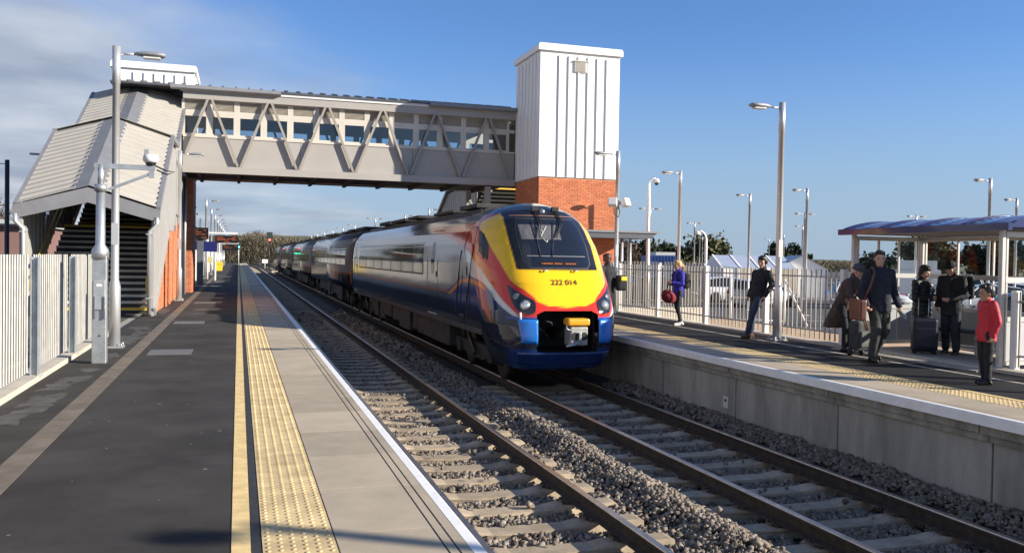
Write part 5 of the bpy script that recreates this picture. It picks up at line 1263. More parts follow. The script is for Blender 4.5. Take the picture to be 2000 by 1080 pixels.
def hand(mb, w, d, palm, curl=0.5, s=1.0, thumb=1):
    """w wrist point, d pointing direction, palm normal direction; five fingers with bends"""
    d = Vector(d).normalized(); pn = (Vector(palm)-d*Vector(palm).dot(d)).normalized(); sd = d.cross(pn)
    w = Vector(w); k = w+d*0.085*s
    cap_(mb, w, (0.026*s, 0.018*s), k-d*0.012*s, (0.038*s, 0.014*s), 10, 3)
    for i, L in enumerate((0.072, 0.082, 0.076, 0.060)):
        b0 = k+sd*((i-1.5)*0.019*s)-d*0.012*s; e = b0+(d*math.cos(curl*0.7)+pn*math.sin(curl*0.7))*L*0.5*s
        f = e+(d*math.cos(curl*1.7)+pn*math.sin(curl*1.7))*L*0.5*s
        cap_(mb, b0, 0.0088*s, e, 0.0080*s, 8, 3); cap_(mb, e, 0.0080*s, f, 0.0068*s, 8, 3)
    t0 = w+d*0.03*s-sd*thumb*0.028*s; t1 = t0+(d*0.6-sd*thumb*0.6+pn*0.35).normalized()*0.036*s; t2 = t1+(d*0.9+pn*0.45).normalized()*0.03*s
    cap_(mb, t0, 0.011*s, t1, 0.0095*s, 8, 3); cap_(mb, t1, 0.0095*s, t2, 0.0075*s, 8, 3)
def person(label, loc, facing, J, h, skin, top, topr, coat_len, legs, legr, shoes, hair=None, hat=None, scale_head=1.0, hair_style='short', collar=True, puffer=False, inner=None, trouser_flare=1.0):
    """J: joints in local metres (x right, y forward, z up) for a 1.75 m figure, scaled to h. facing: rotation about z (0 = +Y)."""
    t = thing('person', label, 'person', (loc[0], loc[1], loc[2] if len(loc) > 2 else 0), facing)
    k = h/1.75
    D = dict(pel=(0, 0, 0.95), chest=(0, 0, 1.32), neck=(0, 0, 1.47), head=(0, 0.03, 1.62), hd=(0, 1, 0),
             ls=(-0.19, 0, 1.41), rs=(0.19, 0, 1.41), le=(-0.24, -0.03, 1.13), re=(0.24, -0.03, 1.13), lw=(-0.23, 0.06, 0.88), rw=(0.23, 0.06, 0.88),
             lh=(-0.09, 0, 0.92), rh=(0.09, 0, 0.92), lk=(-0.10, 0.02, 0.50), rk=(0.10, 0.02, 0.50), la=(-0.10, -0.02, 0.09), ra=(0.10, -0.02, 0.09), lf=None, rf=None, lcurl=0.6, rcurl=0.6)
    D.update(J); V_ = {a: Vector(b_)*k if isinstance(b_, tuple) and a != 'hd' else b_ for a, b_ in D.items()}
    g = lambda n: V_[n]
    hd = Vector(D['hd']).normalized(); hs = k**0.45*scale_head
    # ---- body: one continuous skin surface
    b = MB(); hc = g('head'); rt = hd.cross(Vector((0, 0, 1))).normalized(); upv = rt.cross(hd)
    Mh = Matrix((rt, hd, upv)).transposed()
    def hp(x, y, z): return hc+Mh @ (Vector((x, y, z))*hs)
    b.ellip(hp(0, -0.012, 0.03), (0.077*hs, 0.095*hs, 0.10*hs), 16, 12, Mh); b.ellip(hp(0, 0.012, -0.045), (0.061*hs, 0.074*hs, 0.078*hs), 14, 10, Mh)
    b.ellip(hp(0, 0.058, -0.098), (0.030*hs, 0.026*hs, 0.024*hs), 10, 8, Mh)                      # chin
    cap_(b, hp(0, 0.078, 0.018), 0.010*hs, hp(0, 0.103, -0.030), 0.0145*hs, 8, 3)                  # nose
    cap_(b, hp(-0.045, 0.070, 0.030), 0.012*hs, hp(0.045, 0.070, 0.030), 0.012*hs, 8, 3)           # brow
    cap_(b, hp(-0.020, 0.080, -0.062), 0.008*hs, hp(0.020, 0.080, -0.062), 0.008*hs, 8, 3)         # lips
    for s in (-1, 1):
        b.ellip(hp(s*0.078, -0.01, -0.008), (0.011*hs, 0.020*hs, 0.032*hs), 8, 6, Mh); b.ellip(hp(s*0.046, 0.056, -0.02), (0.024*hs, 0.022*hs, 0.024*hs), 8, 6, Mh)
    cap_(b, g('neck')-Vector((0, 0, 0.04)), 0.058*k, hp(0, -0.01, -0.06), 0.054*k)
    cap_(b, g('chest'), (0.13*k, 0.09*k), g('neck')-Vector((0, 0, 0.05)), (0.09*k, 0.06*k)); cap_(b, g('pel'), (0.12*k, 0.09*k), g('chest'), (0.13*k, 0.09*k))
    for s, S in (('l', -1), ('r', 1)):
        cap_(b, g(s+'s'), 0.042*k, g(s+'e'), 0.034*k); cap_(b, g(s+'e'), 0.034*k, g(s+'w'), 0.025*k)
        cap_(b, g('chest')+Vector((0, 0, 0.05*k)), 0.07*k, g(s+'s'), 0.045*k)
        dw = (g(s+'w')-g(s+'e')).normalized(); pal = D.get(s+'palm', (-S, 0.2, 0)); hand(b, g(s+'w'), D.get(s+'hdir', tuple(dw)), pal, D[s+'curl'], k**0.6, D.get(s+'thumb', -S if False else S))
        cap_(b, g('pel'), 0.10*k, g(s+'h'), 0.07*k); cap_(b, g(s+'h'), 0.07*k, g(s+'k'), 0.048*k); cap_(b, g(s+'k'), 0.048*k, g(s+'a'), 0.035*k)
    me = remeshed(b, 0.0085, 3); me.materials.append(skin); body = link('body', me, t)
    for s in (-1, 1): MB().ellip(hp(s*0.034, 0.079, 0.004), (0.013*hs, 0.006*hs, 0.006*hs), 8, 6, Mh).build('eye', m_eye, t)
    # ---- trousers
    b = MB()
    for s in 'lr':
        cap_(b, g('pel'), legr[0]*1.15*k, g(s+'h')-Vector((0, 0, 0.06*k)), legr[0]*1.05*k); cap_(b, g(s+'h'), legr[0]*k, g(s+'k'), legr[1]*k); cap_(b, g(s+'k'), legr[1]*k, g(s+'a')+Vector((0, 0, 0.03*k)), legr[2]*k)
    me = remeshed(b, 0.013, 3); fold(me, 0.010, 9, 1.3); me.materials.append(legs); link('trousers', me, t)
    # ---- shoes
    for s in 'lr':
        b = MB(); a = g(s+'a'); f = g(s+'f') if D[s+'f'] is not None else a+Vector((0, 0.15*k, -0.05*k))
        fd = (f-a); fd.z = 0; fd = fd.normalized() if fd.length > 1e-4 else Vector((0, 1, 0)); gz = max(a.z-0.055*k, 0.035*k)
        hl = Vector((a.x, a.y, gz))-fd*0.045*k; toe = Vector((a.x, a.y, max(f.z, 0.03*k)))+fd*0.165*k
        cap_(b, a, 0.046*k, hl, (0.040*k, 0.040*k)); cap_(b, hl, (0.040*k, 0.034*k), toe-fd*0.04*k, (0.046*k, 0.030*k)); cap_(b, toe-fd*0.05*k, (0.045*k, 0.028*k), toe, (0.036*k, 0.022*k)); cap_(b, a, 0.046*k, toe-fd*0.08*k, 0.033*k)
        me = remeshed(b, 0.010, 2)
        lo = min(v.co.z for v in me.vertices)
        for v in me.vertices: v.co.z = max(v.co.z, lo+0.012)
        me.materials.append(shoes); link('shoe', me, t)
    # ---- coat / jacket
    b = MB(); p, c, n = g('pel'), g('chest'), g('neck')
    wx, wy, sw = topr[0]*0.88, topr[1]*0.90, topr[2]*0.90
    cap_(b, c, (wx*k, wy*k), n-Vector((0, 0, 0.06*k)), (wx*0.72*k, wy*0.72*k)); cap_(b, p+Vector((0, 0, 0.02*k)), (wx*0.96*k, wy*0.98*k), c, (wx*k, wy*k))
    for s in 'lr':
        cap_(b, c+Vector((0, 0, 0.07*k)), wy*0.60*k, g(s+'s')-Vector((0, 0, 0.015*k)), sw*0.98*k); cap_(b, n-Vector((0, 0, 0.035*k)), 0.06*k, g(s+'s'), sw*0.80*k); cap_(b, g(s+'s')-Vector((0, 0, 0.01*k)), sw*1.0*k, g(s+'e'), sw*0.90*k); cap_(b, g(s+'e'), sw*0.90*k, g(s+'w')+(g(s+'e')-g(s+'w')).normalized()*0.012, sw*0.72*k)
    cz = p.z+0.02*k
    if coat_len < 0.93:
        nseg = 4; hem = D.get('hem', (0, 0, 0)); 
        for i in range(nseg):
            z0 = cz-(cz-coat_len*k)*i/nseg; z1 = cz-(cz-coat_len*k)*(i+1)/nseg; fl_ = 0.16 if coat_len < 0.6 else 0.02; f0 = 1+fl_*i/nseg; f1 = 1+fl_*(i+1)/nseg
            o0 = Vector(hem)*(i/nseg); o1 = Vector(hem)*((i+1)/nseg)
            cap_(b, Vector((p.x, p.y, z0))+o0, (wx*0.97*f0*k, wy*f0*k), Vector((p.x, p.y, z1))+o1, (wx*0.97*f1*k, wy*f1*k), 14, 2)
    if collar: cap_(b, n-Vector((0, 0.012, 0.03*k)), 0.085*k, n+Vector((0, -0.01, 0.045*k)), 0.073*k)
    me = remeshed(b, 0.013, 3)
    zlo = min(coat_len, 0.90)*k
    for v in me.vertices:
        if v.co.z < zlo and (v.co.xy-p.xy-Vector(D.get('hem', (0, 0, 0))).xy).length < 0.6 and not any((v.co-g(w_)).length < 0.11 for w_ in ('lw', 'rw')): v.co.z = zlo+0.15*(v.co.z-zlo)
    me.update()
    if puffer:
        nv = len(me.vertices); co = np.empty(nv*3); no = np.empty(nv*3); me.vertices.foreach_get('co', co); me.vertices.foreach_get('normal', no); co = co.reshape(-1, 3); no = no.reshape(-1, 3)
        me.vertices.foreach_set('co', (co+no*(0.014*np.abs(np.sin(co[:, 2]*math.pi/0.085))-0.007)[:, None]).ravel()); me.update()
        fold(me, 0.006, 10, 4.0, 1)
    else: fold(me, 0.010, 10, 2.1+h, 0.7)
    me.materials.append(top); link('coat', me, t)
    # ---- hair / hat
    if hair:
        b = MB(); b.ellip(hp(0, -0.026, 0.052), (0.088*hs, 0.100*hs, 0.092*hs), 16, 12, Mh)
        for s in (-1, 1): b.ellip(hp(s*0.066, -0.035, 0.015), (0.024*hs, 0.056*hs, 0.062*hs), 10, 8, Mh)
        b.ellip(hp(0, -0.075, -0.01), (0.066*hs, 0.042*hs, 0.072*hs), 12, 8, Mh)
        b.ellip(hp(0, 0.045, 0.100), (0.072*hs, 0.046*hs, 0.032*hs), 12, 8, Mh)
        if hair_style == 'pony':
            cap_(b, hp(0, -0.11, 0.03), 0.03*hs, hp(0, -0.165, -0.02), 0.036*hs); cap_(b, hp(0, -0.165, -0.02), 0.036*hs, hp(0.0, -0.175, -0.15), 0.018*hs)
        if hair_style == 'bushy':
            b.ellip(hp(0, -0.02, 0.075), (0.094*hs, 0.106*hs, 0.076*hs), 14, 10, Mh)
            for s in (-1, 1): b.ellip(hp(s*0.085, -0.03, 0.02), (0.022*hs, 0.05*hs, 0.06*hs), 10, 8, Mh)
        me = remeshed(b, 0.009, 2); fold(me, 0.006, 38, 7.0, 0.4); me.materials.append(hair); link('hair', me, t)
    if hat:
        b = MB(); b.ellip(hp(0, -0.014, 0.072), (0.094*hs, 0.108*hs, 0.090*hs), 16, 12, Mh); 
        P = [[hp(0.096*math.cos(a), -0.014+0.110*math.sin(a), zz) for a in np.linspace(0, 2*math.pi, 21)] for zz in (0.035, 0.05, 0.075)]
        me = remeshed(b, 0.009, 2)
        for v in me.vertices:                                        # cut to a cap shape just above the brow
            l = Mh.transposed() @ (v.co-hc)
            if l.z < 0.030*hs: l.z = 0.030*hs; v.co = hc+Mh @ l
        me.update()
        fold(me, 0.004, 30, 3.0); me.materials.append(hat); link('hat', me, t)
        rb = MB(); rb.tube([hp(0.094*math.cos(a), -0.014+0.108*math.sin(a), 0.040) for a in np.linspace(0, 2*math.pi, 25)], 0.014*hs, 6, cap=False); rb.build('hat_band', hat, t)
    return t, V_, k
blackc = cloth('cloth_black', (0.014, 0.015, 0.018)); navyc = cloth('cloth_dark_navy', (0.016, 0.019, 0.030)); jean = cloth('denim_dark', (0.030, 0.045, 0.075)); jean2 = cloth('denim_black', (0.022, 0.026, 0.030))
shoe_b = mat('shoe_black', (0.012, 0.012, 0.012), 0.35); shoe_w = mat('shoe_white', (0.72, 0.70, 0.68), 0.6); shoe_br = mat('shoe_brown', (0.10, 0.045, 0.028), 0.4)
hair_dk = mat('hair_dark', (0.010, 0.009, 0.008), 0.5, var=0.3, vscale=40); hair_bl = mat('hair_blonde', (0.50, 0.33, 0.14), 0.5, var=0.3, vscale=40)
# facing: 0 looks along +Y (away); pi/2 looks along -X (towards the train); pi looks back to the camera
# 1 woman in blue jacket, in profile looking left
p1, V1, k1 = person('blonde woman in a bright blue jacket and black leggings by the fence', (10.45, 19.42), R(92),
    dict(lh=(-0.08, 0, 0.92), rh=(0.08, 0, 0.92), lk=(-0.09, 0.05, 0.50), rk=(0.09, -0.01, 0.50), la=(-0.09, -0.02, 0.09), ra=(0.09, -0.16, 0.09), pel=(0, -0.01, 0.95), chest=(0, -0.01, 1.31), head=(0, 0.035, 1.62), neck=(0, 0.0, 1.47), lw=(-0.12, 0.24, 1.16), le=(-0.25, 0.02, 1.12), rw=(0.12, 0.24, 1.14), re=(0.25, 0.02, 1.12), lcurl=1.0, rcurl=1.0),
    1.62, m_skin, cloth('jacket_blue', (0.045, 0.040, 0.40)), (0.185, 0.150, 0.072), 0.78, jean2, (0.092, 0.062, 0.048), shoe_w, hair=hair_bl, hair_style='pony')
bg1 = thing('red_holdall', 'dark red holdall hanging in front of the woman in blue', 'bag', (10.16, 19.36, 0.72), R(92))
b = MB(); b.ellip((0, 0, 0), (0.15, 0.20, 0.18), 18, 12); me = b.mesh('bag_body', cloth('bag_red', (0.16, 0.012, 0.018)))
for v in me.vertices: v.co = Vector((v.co.x*1.0, v.co.y+0.25*v.co.z, max(v.co.z, -0.15)))
fold(me, 0.012, 9, 2); link('bag_body', me, bg1); MB().tube([(0, 0.08, 0.15), (0, 0.02, 0.30), (0, -0.08, 0.42), (0, -0.14, 0.36)], 0.012, 6).build('strap', blackc, bg1)
bp = thing('black_backpack', 'black backpack on the back of the woman in blue', 'backpack', (10.64, 19.43, 1.12), R(92))
b = MB(); b.cbox((0, 0, 0), (0.28, 0.16, 0.40), bev=0.06); me = b.mesh('bag_body', blackc); link('bag_body', me, bp); MB().cbox((0, -0.09, -0.06), (0.20, 0.06, 0.2), bev=0.025).build('pocket', blackc, bp)
for s in (-1, 1): MB().tube([(s*0.10, 0.07, 0.18), (s*0.11, 0.16, 0.26), (s*0.12, 0.30, 0.16), (s*0.13, 0.28, -0.05), (s*0.12, 0.08, -0.15)], 0.016, 6).build('shoulder_strap', blackc, bp)
# 2 person leaning back against the lamp post
person('person in black jacket and jeans leaning back on the tall lamp post', (10.42, 16.02), R(104),
    dict(pel=(0, -0.09, 0.93), chest=(0, -0.20, 1.29), neck=(0, -0.235, 1.45), head=(0, -0.215, 1.60), hd=(-0.25, 0.9, -0.06), ls=(-0.19, -0.22, 1.39), rs=(0.19, -0.22, 1.39), le=(-0.27, -0.22, 1.12), re=(0.27, -0.24, 1.12), lw=(-0.24, -0.05, 0.90), rw=(0.25, -0.10, 0.88),
         lh=(-0.08, -0.09, 0.92), rh=(0.08, -0.09, 0.92), lk=(-0.05, 0.10, 0.52), rk=(0.06, -0.02, 0.49), la=(-0.02, 0.20, 0.09), ra=(0.05, 0.02, 0.09), lcurl=0.9),
    1.76, m_skin, blackc, (0.205, 0.150, 0.075), 0.80, jean, (0.10, 0.070, 0.058), shoe_br, hair=hair_dk, hair_style='bushy')
# 3 man in dark coat walking, shoulder bag
p3, V3, k3 = person('man in a dark wool coat walking with a brown shoulder bag', (10.02, 11.80), R(168),
    dict(pel=(0, 0, 0.94), chest=(0.0, -0.015, 1.31), neck=(0, -0.01, 1.47), head=(0.01, 0.02, 1.625), hd=(0.28, 0.95, -0.03), le=(-0.27, -0.06, 1.12), lw=(-0.29, 0.09, 0.89), re=(0.27, -0.03, 1.12), rw=(0.25, 0.10, 0.90), lcurl=1.2, rcurl=1.2,
         lh=(-0.09, 0, 0.92), rh=(0.09, 0, 0.92), lk=(-0.08, 0.05, 0.50), la=(-0.04, -0.16, 0.11), rk=(0.09, 0.12, 0.51), ra=(0.12, 0.06, 0.09)),
    1.83, m_skin, navyc, (0.225, 0.165, 0.082), 0.80, cloth('trousers_charcoal', (0.045, 0.044, 0.040)), (0.105, 0.080, 0.068), shoe_b, hair=mat('hair_brown', (0.022, 0.015, 0.011), 0.5))
sbg = thing('shoulder_bag', 'reddish brown leather bag hanging at the side of man in coat', 'bag', (9.73, 12.02, 0.82), R(168))
m_lea = mat('leather_brown', (0.13, 0.045, 0.028), 0.45, var=0.2, vscale=10); b = MB(); b.cbox((0.36, 0.02, -0.02), (0.12, 0.38, 0.34), bev=0.03); b.build('bag_body', m_lea, sbg)
sbg.location = (10.02, 11.80, 0.88)
for ch in sbg.children: ch.location = (0.0, 0.0, 0.0)
MB().cbox((0.425, 0.02, 0.05), (0.012, 0.36, 0.22), bev=0.004).build('flap', m_lea, sbg)
MB().tube([(0.30, 0.10, 0.14), (0.235, 0.155, 0.36), (0.16, 0.15, 0.60), (0.13, 0.02, 0.675), (0.15, -0.13, 0.58), (0.28, -0.16, 0.3), (0.34, -0.14, 0.14)], 0.018, 6).build('strap', m_lea, sbg)
for dx_ in (0, 0.03): MB().tube([(0.30+dx_, 0.12, 0.02), (0.31+dx_, 0.18, -0.18), (0.28+dx_, 0.20, -0.34)], 0.012, 5).build('loose_strap', m_lea, sbg)
np_ = thing('folded_umbrella', 'small grey folded umbrella held by the man in coat', 'umbrella', (10.02, 11.80, 0.80), R(168)); MB().tube([(-0.30, 0.10, 0.06), (-0.31, 0.22, -0.03), (-0.31, 0.28, -0.06)], [0.025, 0.045, 0.02], 8).build('canopy', mat('umbrella_grey', (0.20, 0.21, 0.23), 0.6), np_)
# 4 woman in brown coat and grey hat, bent over a trolley
p4, V4, k4 = person('stooping woman in a long brown coat and grey knitted hat', (10.62, 13.28), R(205),
    dict(pel=(0, -0.10, 0.93), chest=(0, 0.02, 1.26), neck=(0, 0.10, 1.40), head=(0, 0.17, 1.53), hd=(0.1, 0.9, -0.35), ls=(-0.19, 0.08, 1.34), rs=(0.19, 0.08, 1.34), le=(-0.25, 0.10, 1.08), re=(0.25, 0.12, 1.08), lw=(-0.20, 0.30, 0.90), rw=(0.20, 0.32, 0.92), hem=(-0.16, -0.28, 0), lh=(-0.09, -0.10, 0.90), rh=(0.09, -0.10, 0.90), lk=(-0.10, -0.02, 0.50), rk=(0.10, -0.02, 0.50), la=(-0.10, -0.08, 0.09), ra=(0.10, -0.02, 0.09)),
    1.68, m_skin, cloth('coat_brown', (0.075, 0.048, 0.040)), (0.215, 0.175, 0.078), 0.46, blackc, (0.09, 0.06, 0.05), shoe_b, hat=cloth('hat_grey', (0.075, 0.08, 0.09)))
tb = thing('trolley_bag', 'dark grey trolley bag between stooping woman and man in coat', 'bag', (10.42, 12.72, 0), R(190))
MB().cbox((0, 0, 0.36), (0.34, 0.24, 0.52), bev=0.05).build('bag_body', cloth('bag_grey', (0.05, 0.052, 0.055)), tb); MB().cbox((0, 0.13, 0.30), (0.26, 0.05, 0.28), bev=0.02).build('pocket', cloth('bag_grey2', (0.10, 0.10, 0.095)), tb)
for s in (-1, 1): MB().lathe([(0.0, -0.02), (0.05, -0.02), (0.05, 0.02), (0.0, 0.02)], (s*0.14, -0.08, 0.05), 12, axis='x').build('wheel', m_black, tb); MB().tube([(s*0.10, -0.1, 0.6), (s*0.10, -0.1, 0.88)], 0.009, 6).build('handle_tube', m_silver, tb)
MB().tube([(-0.10, -0.1, 0.88), (0.10, -0.1, 0.88)], 0.013, 6).build('handle', m_black, tb)
# 5 woman in black puffer coat, looking down
person('woman in a long black puffer coat standing in the shelter', (11.98, 12.98), R(190),
    dict(head=(0, 0.05, 1.61), hd=(-0.15, 0.9, -0.30), lw=(-0.06, 0.26, 1.12), rw=(0.08, 0.26, 1.10), le=(-0.27, 0.05, 1.10), re=(0.27, 0.05, 1.10), lcurl=1.1, rcurl=1.1), 1.60, m_skin, cloth('puffer_black', (0.012, 0.013, 0.016), 0.45), (0.23, 0.185, 0.088), 0.42, blackc, (0.09, 0.062, 0.05), shoe_b, hair=hair_dk, hair_style='bushy', puffer=True)
# 6 man in black beanie, facing left, looking down
person('man in a black knitted hat and dark coat facing the woman', (12.24, 12.55), R(112),
    dict(head=(0, 0.075, 1.60), neck=(0, 0.02, 1.46), hd=(0.1, 0.9, -0.42), lw=(-0.10, 0.28, 1.05), rw=(0.22, 0.08, 0.90), le=(-0.25, 0.04, 1.10), lk=(-0.10, 0.04, 0.50), rk=(0.10, 0.0, 0.50), la=(-0.12, 0.04, 0.09), ra=(0.14, -0.12, 0.09)), 1.70, m_skin, blackc, (0.215, 0.165, 0.08), 0.74, cloth('trousers_navy', (0.025, 0.030, 0.042)), (0.105, 0.082, 0.070), shoe_b, hat=cloth('hat_black', (0.010, 0.010, 0.011)))
sc_ = thing('suitcase', 'dark navy wheeled suitcase with raised handle in the shelter', 'suitcase', (11.72, 12.62, 0.022), R(150))
m_case = cloth('case_navy', (0.010, 0.014, 0.030), 0.5)
MB().cbox((0, 0, 0.35), (0.42, 0.26, 0.58), bev=0.05).build('case_body', m_case, sc_); MB().cbox((0, 0.145, 0.30), (0.34, 0.04, 0.34), bev=0.015).build('pocket', m_case, sc_); MB().tube([(-0.06, 0.03, 0.64), (-0.05, 0.03, 0.67), (0.05, 0.03, 0.67), (0.06, 0.03, 0.64)], 0.012, 6).build('grip', m_black, sc_)
for s in (-1, 1):
    MB().tube([(s*0.085, -0.1, 0.6), (s*0.085, -0.1, 1.0)], 0.008, 6).build('handle_tube', m_silver, sc_)
    for t_ in (-0.09, 0.09): MB().lathe([(0.0, -0.014), (0.035, -0.014), (0.035, 0.014), (0.0, 0.014)], (s*0.16, t_, 0.036), 10, axis='x').build('wheel', m_black, sc_)
MB().tube([(-0.095, -0.1, 1.0), (0.095, -0.1, 1.0)], 0.013, 6).build('handle', m_black, sc_)
bk = thing('black_rucksack', 'black rucksack on the back of the man in knitted hat', 'rucksack', (12.46, 12.47, 1.22), R(112)); MB().cbox((0, 0, 0), (0.30, 0.15, 0.42), bev=0.05).build('bag_body', blackc, bk)
for s in (-1, 1): MB().tube([(s*0.10, 0.07, 0.18), (s*0.11, 0.18, 0.24), (s*0.12, 0.34, 0.12), (s*0.12, 0.30, -0.08), (s*0.12, 0.06, -0.15)], 0.016, 6).build('shoulder_strap', blackc, bk)
# 7 boy in red jacket
person('boy in a red jacket and dark trousers beside the shelter', (9.68, 9.30), R(72),
    dict(pel=(0, 0, 0.92), chest=(0, -0.01, 1.28), neck=(0, 0.0, 1.42), head=(0, 0.03, 1.585), hd=(0, 0.97, -0.05), lw=(-0.23, 0.03, 0.86), rw=(0.23, 0.03, 0.86), le=(-0.25, -0.05, 1.10), re=(0.25, -0.05, 1.10), lcurl=0.9, rcurl=0.9, la=(-0.09, 0.01, 0.09), ra=(0.10, -0.05, 0.09)), 1.37, m_skin2, cloth('jacket_red', (0.48, 0.012, 0.028), 0.6), (0.205, 0.160, 0.085), 0.76, blackc, (0.095, 0.075, 0.066), shoe_b, hair=hair_dk, scale_head=1.06)
# 8 member of staff half hidden by the nose of the train
p8, V8, k8 = person('person in dark jacket half hidden behind the train nose', (8.14, 18.55), R(25), dict(hd=(0.2, 0.95, 0)), 1.74, m_skin, blackc, (0.215, 0.160, 0.08), 0.80, navyc, (0.10, 0.075, 0.062), shoe_b, hair=mat('hair_auburn', (0.05, 0.02, 0.012), 0.5), hair_style='bushy')
b8 = thing('camera_bag', 'black and yellow bag carried by person behind the train nose', 'bag', (8.44, 18.42, 1.08), 0); MB().cbox((0, 0, 0), (0.26, 0.20, 0.36), bev=0.06).build('bag_body', blackc, b8); MB().cbox((0.02, -0.10, 0.10), (0.15, 0.04, 0.10), bev=0.015).build('pouch', mat('pouch_yellow', (0.75, 0.60, 0.03), 0.5), b8)
# ================================================================== CARS, TENTS, TREES, BUILDINGS
m_carglass = mat('car_glass', (0.015, 0.02, 0.024), 0.06, spec=0.8); m_tyre = mat('tyre', (0.015, 0.015, 0.016), 0.8); m_rim = mat('alloy_rim', (0.55, 0.55, 0.56), 0.3, 0.8)
def car(label, loc, rot, col, kind='hatch', name='parked_car'):
    t = thing(name, label, 'car', loc, rot, 'cars parked in the car park')
    m = mat('car_paint_%.2f_%.2f_%.2f' % col, col, 0.28, 0.15, coat=0.7)
    hr = 1.48 if kind == 'hatch' else 1.70 if kind == 'suv' else 1.42; zb = 0.92 if kind != 'suv' else 1.05
    # stations along y (front +): y, half width, z of shoulder/bonnet
    st = [(-2.08, .70, .62), (-2.02, .80, zb-.02), (-1.5, .86, zb+.02), (-0.5, .88, zb), (0.75, .88, zb-.02), (1.25, .86, zb-.08), (1.85, .78, zb-.20), (2.08, .66, .60)]
    P = []
    for (y, w, z) in st:
        P.append([(-w*.90, y, .22), (-w, y, .40), (-w*1.0, y, z-.16), (-w*.93, y, z-.03), (-w*.6, y, z+.02), (0, y, z+.035), (w*.6, y, z+.02), (w*.93, y, z-.03), (w, y, z-.16), (w, y, .40), (w*.90, y, .22)])
    b = MB(); b.grid(P); b.add(P[0], [tuple(range(11))]); b.add(P[-1], [tuple(range(11))]); b.add([(-.75, -2.0, .23), (.75, -2.0, .23), (.75, 2.0, .23), (-.75, 2.0, .23)], [(0, 1, 2, 3)]); b.build('body', m, t)
    rear = -1.75 if kind != 'saloon' else -1.45
    cab = [(rear-.12, .78, zb), (rear+.12, .66, hr-.10), (-0.9, .64, hr), (-0.1, .64, hr), (0.35, .62, hr-.08), (1.12, .76, zb-.03)]
    P = [[(-w*1.13 if z > zb+.1 else -w*1.03, y, zb-.06), (-w, y, z-.04), (-w*.7, y, z), (0, y, z+.02), (w*.7, y, z), (w, y, z-.04), (w*1.13 if z > zb+.1 else w*1.03, y, zb-.06)] for (y, w, z) in cab]
    b = MB(); b.grid(P); b.build('windows', m_carglass, t)
    P2 = [[(-w*1.02, y, z-.045), (-w*.7, y, z+.012), (0, y, z+.032), (w*.7, y, z+.012), (w*1.02, y, z-.045)] for (y, w, z) in cab[1:5]]
    o = MB().grid(P2).build('roof', m, t)
    for s in (-1, 1):
        for k in (1, 3, 4): 
            y, w, z = cab[k]; yb = {1: rear-.1, 3: -.15, 4: 1.05}[k]
            MB().bar((s*w*1.0, y, z-.03), (s*.86, yb, zb-.04), .05, .07).build('pillar', m, t)
        for yy in (-1.28, 1.28):
            wo = MB().lathe([(.18, -.10), (.30, -.10), (.32, -.06), (.32, .06), (.30, .10), (.18, .10)], (s*.80, yy, .32), 20, axis='x').build('wheel', m_tyre, t)
            MB().lathe([(0, -.02), (.06, .0), (.19, .0), (.20, -.02)], (s*.80+s*.09, yy, .32), 10, axis='x', smooth=False).build('rim', m_rim, wo)
        MB().cbox((s*.62, 2.0, .66), (.30, .12, .14), bev=.03).build('headlight', m_lens3, t); MB().cbox((s*.66, -2.03, .78), (.22, .08, .16), bev=.02).build('tail_light', mat('tail_red', (.35, .01, .01), .3), t)
        MB().cbox((s*.99, .72, zb+.02), (.16, .10, .12), bev=.03).build('mirror', m, t)
    return t
SIL = (.50, .51, .52); WHT = (.78, .78, .77); BLK = (.02, .021, .024); GRY = (.13, .135, .14); RED = (.22, .015, .02); BLU = (.03, .06, .16)
car('white estate car behind the fence left of the leaning person', (27.6, 45.0, -.75), R(-95), WHT)
car('silver car parked in front of the white estate car', (26.9, 40.6, -.75), R(-70), SIL)
car('dark car left of the white estate car', (22.9, 44.5, -.75), R(-95), BLK)
car('silver car in front of the white tent', (32.0, 38.5, -.75), R(-115), SIL)
car('dark red car half hidden beside the white tent', (34.5, 41.5, -.75), R(-100), RED)
car('silver car with bright alloy wheel left of the shelter', (33.4, 32.6, -.75), R(70), SIL)
rows = [((40.5, 38.5), WHT, 'white'), ((42.0, 36.2), BLK, 'black'), ((43.6, 33.9), SIL, 'silver'), ((45.2, 31.6), GRY, 'grey'), ((47, 29.2), BLU, 'blue'), ((48.6, 26.9), BLK, 'black'), ((50.3, 24.5), SIL, 'silver'), ((52, 22.1), WHT, 'white')]
for i, ((x, y), c, n) in enumerate(rows): car(n+' car in the distant row behind the shelter, '+('first', 'second', 'third', 'fourth', 'fifth', 'sixth', 'seventh', 'eighth')[i]+' from left', (x, y, -.75), R(40), c, ('hatch', 'suv', 'saloon')[i % 3])
rows = [((51, 52), SIL, 'silver'), ((53, 49.4), BLU, 'blue'), ((55, 46.8), WHT, 'white'), ((57, 44.2), BLK, 'black'), ((59, 41.6), SIL, 'silver'), ((61, 39.0), GRY, 'grey')]
for i, ((x, y), c, n) in enumerate(rows): car(n+' car in the farthest row left of the shelter, '+('first', 'second', 'third', 'fourth', 'fifth', 'sixth')[i]+' from left', (x, y, -.75), R(40), c, ('suv', 'hatch')[i % 2])
rows = [((29.3, 25.8), BLK, 'black', 'behind the middle shelter panes'), ((30.6, 23.2), GRY, 'grey', 'behind the left shelter panes'), ((27.5, 20.6), SIL, 'silver', 'behind the right shelter panes'), ((24.8, 22.8), BLK, 'dark', 'close behind the shelter end wall')]
for ((x, y), c, n, l) in rows: car(n+' car '+l, (x, y, -.75), R(60), c)
